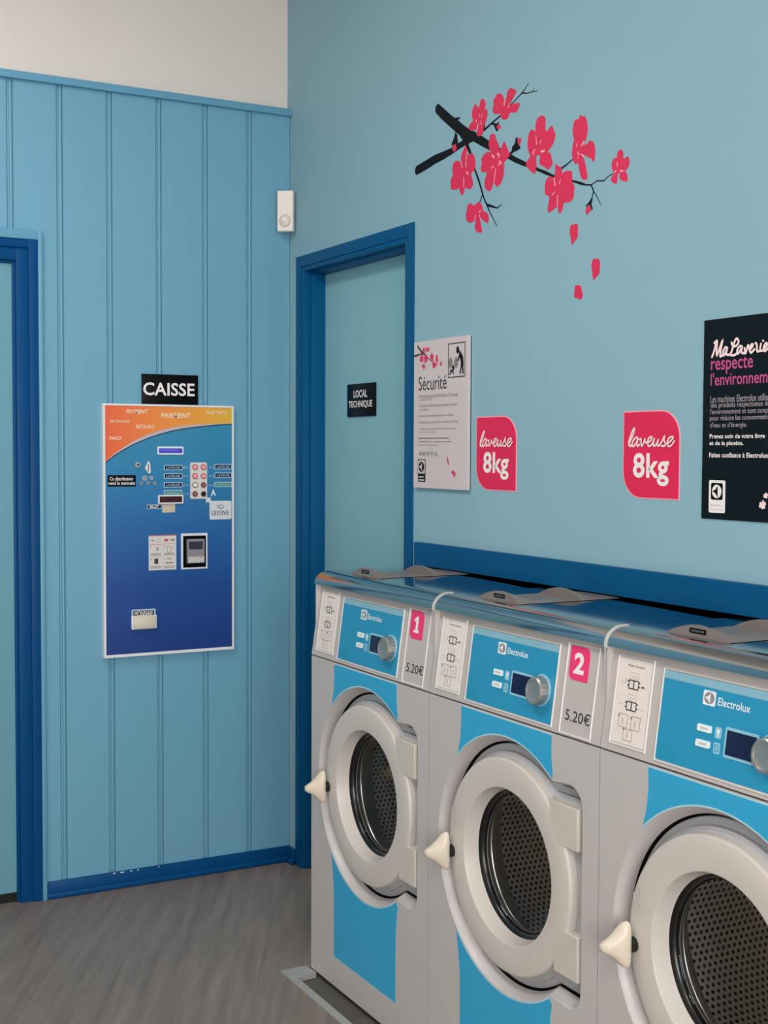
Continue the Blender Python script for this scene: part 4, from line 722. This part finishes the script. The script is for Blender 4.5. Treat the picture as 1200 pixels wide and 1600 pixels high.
for key, s_, mt in (('l1', 'LAVEUSE', 'label_navy'), ('l2', 'LAVEUSE', 'label_navy'), ('l3', 'LAVEUSE', 'label_navy'), ('l4', 'SÉCHOIR', 'label_green'), ('r1', 'LAVEUSE', 'label_navy'), ('r2', 'LAVEUSE', 'label_navy'), ('r3', 'SÉCHOIR', 'label_green')):
    b_ = KB[key]; q = plate(b_, 'label_edge', 0.001, -0.0008); q.rect(grow(b_, -0.0028), L0, KX - 0.0005, mt)
    q.text(s_, L0, (b_[0] + .009, b_[1] + .0055, b_[2] - .009, b_[3] - .0055), KX - 0.0002, 'label_edge', .01); q.build('machine_label', ks)
for (y, z), s_ in zip(KPTS['numl'], '1357'):
    q = MB()
    q.text(s_, L0, (y - .005, z - .0045, y - .001, z + .0045), o_, 'label_edge'); q.flat([(y + .006, z - .004), (y + .012, z), (y + .006, z + .004)], L0, o_, 'label_edge'); q.build('lettering', face)
for (y, z), s_ in zip(KPTS['numr'], '246'):
    q = MB()
    q.text(s_, L0, (y + .001, z - .0045, y + .005, z + .0045), o_, 'label_edge'); q.flat([(y - .006, z - .004), (y - .012, z), (y - .006, z + .004)], L0, o_, 'label_edge'); q.build('lettering', face)
q = MB(); q.text('A', L0, KB['A'], o_, 'frame_white', .03); q.build('lettering', face)
q = plate(KB['plate'], 'plate_ivory', 0.006, 0.003); bp_ = q.build('button_plate', ks, 30)
cols = ['button_lit'] * 4 + ['button_white', 'button_brown', 'button_brown', 'button_black']
for (y, z), c_ in zip(KPTS['buttons'], cols):
    q = MB(); q.cyl((y, z), 0.0100, L0, KX + 0.003, KX + 0.005, 'button_ring', 24); q.cyl((y, z), 0.0078, L0, KX + 0.003, KX + 0.008, c_, 24, 0.0066); q.build('button', bp_, 40)
q = plate(KB['bub'], 'bubble_grey', 0.005, 0.0005); q.flat(KPTS['pointer'], L0, KX + 0.0006, 'bubble_grey')
q.text('ICI', L0, KB['ICI'], KX + 0.001, 'print_dark', .008); q.text('LESSIVE', L0, KB['LES'], KX + 0.001, 'print_dark', .008); q.build('speech_bubble_label', ks)
q = plate(KB['note'], 'note_cream', 0.002, -0.0008); q.build('banknote_picture', face)
q = plate(KB['bill'], 'frame_white', 0.003, 0.006); q.prism(rrect(KB['billi'], 0.001), L0, KX + 0.004, KX + 0.0066, 'slot_red'); q.build('banknote_slot', ks, 30)
q = plate(KB['blab'], 'label_edge', 0.001, -0.0008); q.rect(grow(KB['blab'], -0.002), L0, KX - 0.0005, 'label_navy'); q.text('BILLET', L0, KB['blt'], KX - 0.0002, 'print_white', .02); q.build('banknote_label', ks)
q = plate(KB['dist'], 'sign_black', 0.001, -0.0006); q.text('Ce distributeur', L0, KB['d1'], KX - 0.0002, 'print_white', .015); q.text('rend la monnaie', L0, KB['d2'], KX - 0.0002, 'print_white', .015); q.build('change_notice', ks)
(y, z), (y2, z2) = KPTS['coin']
q = MB(); q.cyl((y, z), 0.0098, L0, KX - 0.0015, KX + 0.004, 'silver', 24, 0.0090); q.cyl((y + .001, z), 0.0045, L0, KX + 0.003, KX + 0.0046, 'print_dark', 16); q.build('lock', ks, 40)
q = MB(); q.prism(smooth_poly([(y2 - .010, z2 - .002), (y2 - .004, z2 + .010), (y2, z2 + .021), (y2 + .006, z2 + .017), (y2 + .008, z2), (y2 + .009, z2 - .016), (y2 + .003, z2 - .020), (y2 - .004, z2 - .012)]), L0, KX - 0.0015, KX + 0.005, 'frame_white'); q.rect((y2 - .0012, z2 - .014, y2 + .0018, z2 + .012), L0, KX + 0.0054, 'slot_red'); q.build('coin_slot', ks, 40)
q = MB()
for (y, z), r_ in zip(KPTS['coins'], (.0086, .0072, .006, .006, .006)):
    q.disc((y, z), r_, L0, o_, 'silver' if r_ > .0065 else 'print_grey', 20); q.disc((y, z), r_ * .55, L0, o_ + .0003, 'print_grey', 16)
q.build('coin_pictures', face)
q = plate(KB['sheet'], 'sheet_white', 0.001, -0.0006); s = KB['sheet']; w_, h_ = s[2] - s[0], s[3] - s[1]; P_ = lambda a, b2, c_, d_: (s[0] + a * w_, s[1] + b2 * h_, s[0] + c_ * w_, s[1] + d_ * h_); oz = KX - 0.0002
q.rect(P_(0, .975, 1, 1), L0, oz, 'sheet_red'); q.rect(P_(.05, .735, .95, .745), L0, oz, 'sheet_red'); q.rect(P_(.49, .04, .51, .73), L0, oz, 'print_faint'); q.rect(P_(.03, .38, .97, .39), L0, oz, 'print_faint')
q.rect(P_(.08, .83, .2, .87), L0, oz, 'print_grey'); q.frame(P_(.32, .80, .46, .89), .001, L0, oz, 'print_grey'); q.rect(P_(.56, .81, .70, .89), L0, oz, 'sheet_red'); q.rect(P_(.78, .82, .94, .88), L0, oz, 'print_grey')
q.rect(P_(.28, .56, .34, .66), L0, oz, 'print_grey'); q.frame(P_(.66, .50, .82, .68), .0015, L0, oz, 'print_grey'); q.rect(P_(.2, .18, .34, .33), L0, oz, 'print_dark'); q.rect(P_(.66, .30, .82, .33), L0, oz, 'print_grey'); q.rect(P_(.6, .18, .88, .22), L0, oz, 'print_grey')
for a, z in ((.06, .44), (.56, .44), (.06, .07), (.56, .07)):
    for j in range(2): q.rect(P_(a, z - j * .04 + .02, a + .38, z - j * .04 + .04), L0, oz, 'print_grey')
    q.text('1', L0, P_(a, z + .22, a + .03, z + .27), oz, 'print_grey')
q.build('instruction_sheet', ks)
q = plate(KB['reader'], 'frame_white', 0.002, 0.002); q.prism(rrect(KB['rin'], 0.002), L0, KX, KX + 0.004, 'reader_black'); rd = q.build('card_reader', ks, 30)
q = MB(); q.prism(rrect(KB['dev'], 0.003), L0, KX + 0.003, KX + 0.012, 'reader_grey'); s = KB['dev']
q.build('keypad_body', rd, 30)
q = MB(); q.prism(rrect(KB['scr'], 0.001), L0, KX + 0.011, KX + 0.0126, 'reader_screen'); q.build('screen', rd)
q = MB(); q.rect(KB['stk'], L0, KX + 0.0123, 'sheet_white'); s = KB['stk']; w_ = s[2] - s[0]
for a in (.12, .42, .72): q.frame((s[0] + a * w_, s[1] + .002, s[0] + (a + .18) * w_, s[3] - .002), .0012, L0, KX + 0.0126, 'print_dark')
q.build('card_symbols_sticker', rd)
q = plate(KB['mon'], 'label_edge', 0.002, 0.001); q.prism(rrect(KB['moni'], 0.0005), L0, KX, KX + 0.0013, 'sign_black'); b_ = KB['moni']; q.text('MONNAIE', L0, (b_[0] + .004, b_[1] + .001, b_[2] - .003, b_[3] - .001), KX + 0.0016, 'print_white', .004); q.build('change_label', ks)
b_ = KB['tray']; q = MB(); q.box((KX - 0.0015, b_[0], b_[1]), (KX + 0.010, b_[2], b_[3]), 'frame_white', 0.003); q.box((KX + 0.004, b_[0] + .005, b_[1] + .004), (KX + 0.016, b_[2] - .007, b_[3] - .001), 'tray_beige', 0.003); q.build('change_tray_flap', ks, 40)

cs = MB(); cs.box((PX, -0.551, 1.6475), (PX + 0.010, -0.351, 1.749), 'sign_black', 0.0008)
cas = tag(cs.build('counter_sign', smooth=40), 'small black sign reading CAISSE right above the payment terminal', 'sign')
q = MB(); b_ = KB['caisse_t']; q.text('CAISSE', L0, b_, PX + 0.0104, 'print_white', .02); q.build('lettering', cas)

# ---------------------------------------------------------------- motion sensor in the corner
sn = thing('motion_sensor', 'small white motion sensor high in the corner between the two blue walls', 'sensor', (0.032, -0.03, 2.262))
C0 = Vector((0.052, -0.026, 2.262)); ang = math.radians(-36); ex = Vector((-math.sin(ang) , math.cos(ang), 0)); nn = Vector((math.cos(ang), math.sin(ang), 0))
def SP(x, z, off): return tuple(C0 + ex * x + nn * off + Vector((0, 0, z)))
q = MB(); bev = [(-.029, 0), (-.029, .026), (-.026, .030), (.026, .030), (.029, .026), (.029, 0)]
q.loft([[SP(x * k, z, o * k2) for x, o in bev] for z, k, k2 in ((0, .95, .9), (.003, 1, 1), (.139, 1, 1), (.142, .95, .9))], 'sensor_white', True, True, True); 
q.loft([[SP(x, z, o) for x, o in ((-.02, 0), (.02, 0), (.004, -.030), (-.004, -.030))] for z in (.02, .12)], 'sensor_white', True, True, True)
q.build('housing', sn, 30)
q = MB(); rows = []
for r_, o_2 in ((0.0215, 0.0302), (0.020, 0.0325), (0.014, 0.036), (0.006, 0.0375)): rows.append([SP(r_ * math.cos(2 * math.pi * i / 28), 0.036 + r_ * 1.1 * math.sin(2 * math.pi * i / 28), o_2) for i in range(28)])
q.loft(rows, 'sensor_lens', True, False, True); q.flat([(-.010, .045), (0, .038), (.010, .045), (0, .030)], SP, 0.0378, 'sensor_white'); q.build('lens', sn, 40)

# ---------------------------------------------------------------- signs on the wall behind the machines
R0 = RW()
b_ = OB['locb']; ly = 0.078
q = MB(); q.box((0.3344, ly - 0.006, b_[1]), (0.5343, ly, b_[3]), 'sign_black', 0.0008)
ls = tag(q.build('door_sign', smooth=40), 'small black sign reading LOCAL TECHNIQUE on the pale teal door', 'sign')
q = MB(); q.text('LOCAL', R0, OB['loc1'], -ly + 0.0064, 'print_white', .02); q.text('TECHNIQUE', R0, OB['loc2'], -ly + 0.0064, 'print_white', .02); q.build('lettering', ls)

def flower_stroke(mb, st, place, off, mt): mb.stroke(smooth_line(st, 3), place, off, mt)
def lavsign(x0, z0, label):
    r_ = thing('capacity_sign', label, 'sign', (x0 + 0.1, 0, z0), 'pink capacity signs')
    q = MB(); w_, h_ = 0.196, 0.201
    q.prism(rrect((x0, z0, x0 + w_, z0 + h_), 0.062, '1010', 10), R0, 0, 0.0012, 'stamen_pink'); q.prism(rrect((x0 + .003, z0 + .003, x0 + w_ - .003, z0 + h_ - .003), 0.060, '1010', 10), R0, 0, 0.0018, 'sign_pink'); q.build('panel', r_)
    q = MB()
    for i, st in enumerate(LAVEUSE): q.stroke(smooth_line([(a + x0, c_ + z0, w2 * 1.05) for a, c_, w2 in st], 4), R0, 0.0022 + i * 0.0004, 'print_pinkwhite')
    b2 = OB['8kg']; q.text('8kg', R0, (x0 + b2[0], z0 + b2[1], x0 + b2[2], z0 + b2[3]), 0.0022, 'print_white', .024); q.build('lettering', r_)
lavsign(1.265, 1.386, 'pink laveuse 8kg sign beside the white safety board')
lavsign(1.900, 1.3855, 'pink laveuse 8kg sign beside the black poster')

# safety notice
sb = OB['secboard']; SYo = 0.012
sf = thing('safety_notice', 'white Sécurité board with tiny pink blossoms, between the door frame and a pink sign', 'notice board', (1.087, 0, sb[1]))
q = MB(); q.box((sb[0] - 0.003, -0.012, sb[1]), (sb[2], -0.002, sb[3]), 'board_white'); q.box((sb[0] - 0.002, -0.0025, sb[1] + .001), (sb[2] + 0.001, 0, sb[3] - .001), 'board_side_shadow'); q.build('board', sf)  # dark backing paints in the board's dark side and its shadow
S0 = lambda x, z, off: (x, -SYo - off, z)
q = MB(); oz = 0.0005
q.text('Sécurité', S0, OB['sec_t'], oz, 'print_dark', .002)
lines = ['» Ne mettez pas les grandes pièces à l\'essorage', 'au-dessus de 60°C.', '» Surveillez les enfants lorsqu\'ils se trouvent à proximité', 'des machines.', '» Ne pas laisser les enfants manipuler les machines.', '» Ne pas forcer la porte ni les couvercles des machines.', '» Attendez l\'arrêt complet de la machine avant d\'ouvrir', 'la porte ou le couvercle.', 'Signalez immédiatement toute anomalie de', 'fonctionnement. Ce numéro vous permet', 'd\'obtenir un remboursement.']
for s_, bx_, bd in zip(lines, OB['sec0'] + OB['seclines'], [0] * 8 + [.02, .01, 0]): q.text(s_, S0, bx_, oz, 'print_grey' if not bd else 'print_dark', bd)
q.rect(OB['phone_b'], S0, oz, 'print_faint'); q.text('08 83 47 57 22', S0, OB['phone_t'], oz + .0003, 'print_dark')
b_ = OB['mark']; q.rect(grow(b_, .001), S0, oz, 'print_dark'); emblem(q, grow(b_, -.002), S0, oz + .0003, 'board_white', 'reader_black')
b_ = OB['markb']; q.rect(b_, S0, oz, 'reader_black')
for k_ in (.35, .75): q.rect((b_[0] + .004, b_[3] - (b_[3] - b_[1]) * k_ - .002, b_[2] - .008 * (1.5 - k_), b_[3] - (b_[3] - b_[1]) * k_ + .002), S0, oz + .0003, 'print_faint')
q.build('lettering', sf)
q = MB(); b_ = OB['pic']; q.frame(b_, .003, S0, oz, 'print_dark'); pp = OB['picpts']
for s_ in (pp['adult'], pp['child']): q.flat(s_, S0, oz + .0003, 'reader_black')
q.disc(pp['head'][0], .0075, S0, oz + .0003, 'reader_black', 20, .0105); q.disc(pp['chead'][0], .006, S0, oz + .0003, 'reader_black', 20, .008)
for k_ in ('w1', 'w2'): q.disc(pp[k_][0], .0105, S0, oz, 'print_grey', 24, .016); q.ringd(pp[k_][0], .006, .0075, S0, oz + .0002, 'print_dark')
q.build('pictogram', sf)
# blossom motif on the board (small copy of the wall branch) 
BXS = [a for l in STROKES + BLOSSOMS for a in [t_[0] for t_ in l]]; BZS = [a for l in STROKES + BLOSSOMS for a in [t_[1] for t_ in l]]
bx0, bx1, bz0, bz1 = min(BXS), max(BXS), min(BZS), max(BZS)
def small(X0, Z0, X1, Z1): return lambda x, z, off: S0(X0 + (x - bx0) / (bx1 - bx0) * (X1 - X0), Z0 + (z - bz0) / (bz1 - bz0) * (Z1 - Z0), off)
MP = small(0.940, 1.729, 1.098, 1.800)
q = MB()
for st in STROKES[:3] + STROKES[5:6]: q.stroke([(a, c_, w2 * 1.3) for a, c_, w2 in st], MP, oz, 'print_dark')
for bl in BLOSSOMS: q.flat(bl, MP, oz + .0003, 'petal_pink')
q.build('blossom_print', sf); q = MB()
M2 = lambda x, z, off: S0(1.158 + (x - BLOSSOMS[8][0][0]) * 0.22, 1.438 + (z - BLOSSOMS[8][0][1]) * 0.22, off)
q.flat(BLOSSOMS[8], lambda x, z, off: M2(x, z, off), oz, 'petal_pink'); q.build('petal_print', sf); q = MB(); q.stroke([(1.128, 1.475, .002), (1.134, 1.462, .004), (1.136, 1.452, .001)], S0, oz, 'petal_pink')
q.build('petal_print', sf)

# black poster
ps = thing('poster', 'glossy black poster with pink and white French text, cut off at the right edge', 'poster', (2.317, 0, 1.350))
q = MB(); q.box((2.169, -0.003, 1.350), (2.466, 0, 1.774), 'poster_black'); q.build('sheet', ps)
P0 = lambda x, z, off: (x, -0.003 - off, z)
q = MB(); oz = 0.0005
for i, st in enumerate(MALAV): q.stroke(smooth_line([(a, c_, w2 * 0.95) for a, c_, w2 in st], 4), P0, oz + i * 0.0004, 'print_pinkwhite')
q.text('respecte', P0, OB['resp'], oz, 'print_rose', .012)
b_ = OB['envl']; q.text("l'environnement", P0, (b_[0], b_[1], b_[0] + (b_[2] - b_[0]) * 1.27, b_[3]), oz, 'print_rose', .012)
body = [('Les machines Electrolux utilisent', 1.13), ('des produits respectueux de', 1.06), ("l'environnement et sont conçues", 1.13), ('pour réduire les consommations', 1.12), ("d'eau et d'énergie.", 1), ('Prenez soin de votre linge', 1), ('et de la planète.', 1), ('Faites confiance à Electrolux.', 1.04)]
for i, ((s_, k_), bx_) in enumerate(zip(body, OB['body'])):
    q.text(s_, P0, (bx_[0], bx_[1], bx_[0] + (bx_[2] - bx_[0]) * k_, bx_[3]), oz, 'print_lilac' if i < 5 else 'print_white', .004 if i < 5 else .02)
q.build('lettering', ps); q = MB()
q.prism(rrect(OB['pmark'], .004), P0, 0, .0004, 'print_white'); emblem(q, OB['pmarki'], P0, oz, 'reader_black', 'print_white')
b_ = OB['pmarki']
q.text('Electrolux', P0, OB['pt1'], oz + .0003, 'print_grey'); q.text('Laundry Systems', P0, OB['pt2'], oz + .0003, 'print_grey')
q.build('logo_label', ps)
q = MB(); fx, fz = OB['pfl'][0]
for j_, ((px_, pz_), k_) in enumerate( ((OB['pfl'][0], .15), (OB['pfl'][1], .10), ((fx + .026, fz - .012), .15), ((fx + .034, fz + .026), .14), ((fx + .055, fz + .012), .16))):
    bl = BLOSSOMS[3]; cx_ = sum(a for a, _ in bl) / len(bl); cz_ = sum(c_ for _, c_ in bl) / len(bl)
    q.flat([(px_ + (a - cx_) * k_, pz_ + (c_ - cz_) * k_) for a, c_ in bl], P0, oz, 'print_pinkwhite')
    q.build('blossom_print', ps); q = MB()

# cherry branch decal and its falling petals
br = thing('blossom_branch_decal', 'large wall decal of a dark branch with pink cherry blossoms, above the machines', 'wall decal', (1.5, 0, 2.2))
q = MB()
for i, st in enumerate(STROKES): q.stroke(st, R0, 0.0004 + 0.00004 * i, 'twig_black')
q.build('branch', br)
for i, bl in enumerate(BLOSSOMS):
    q = MB(); q.prism(smooth_poly(bl), R0, 0, 0.0010, 'petal_pink')
    for st in STAMENS[i]: q.stroke(st, R0, 0.0013, 'stamen_pink')
    q.build('blossom', br)
for cal, bud in zip(CALYX, BUDS):
    q = MB(); q.prism(cal, R0, 0, 0.0009, 'twig_black'); q.prism(bud, R0, 0, 0.0012, 'petal_pink'); q.build('bud', br)
for pt, lb in zip(PETALS, ('pink petal decal just below the blossom branch, highest of the falling petals', 'pink petal decal falling farthest right below the branch', 'squarish pink petal decal, lowest of the falling petals')):
    q = MB(); q.prism(smooth_poly(pt), R0, 0, 0.0010, 'petal_pink'); tag(q.build('petal_decal'), lb, 'wall decal', 'falling petal decals')
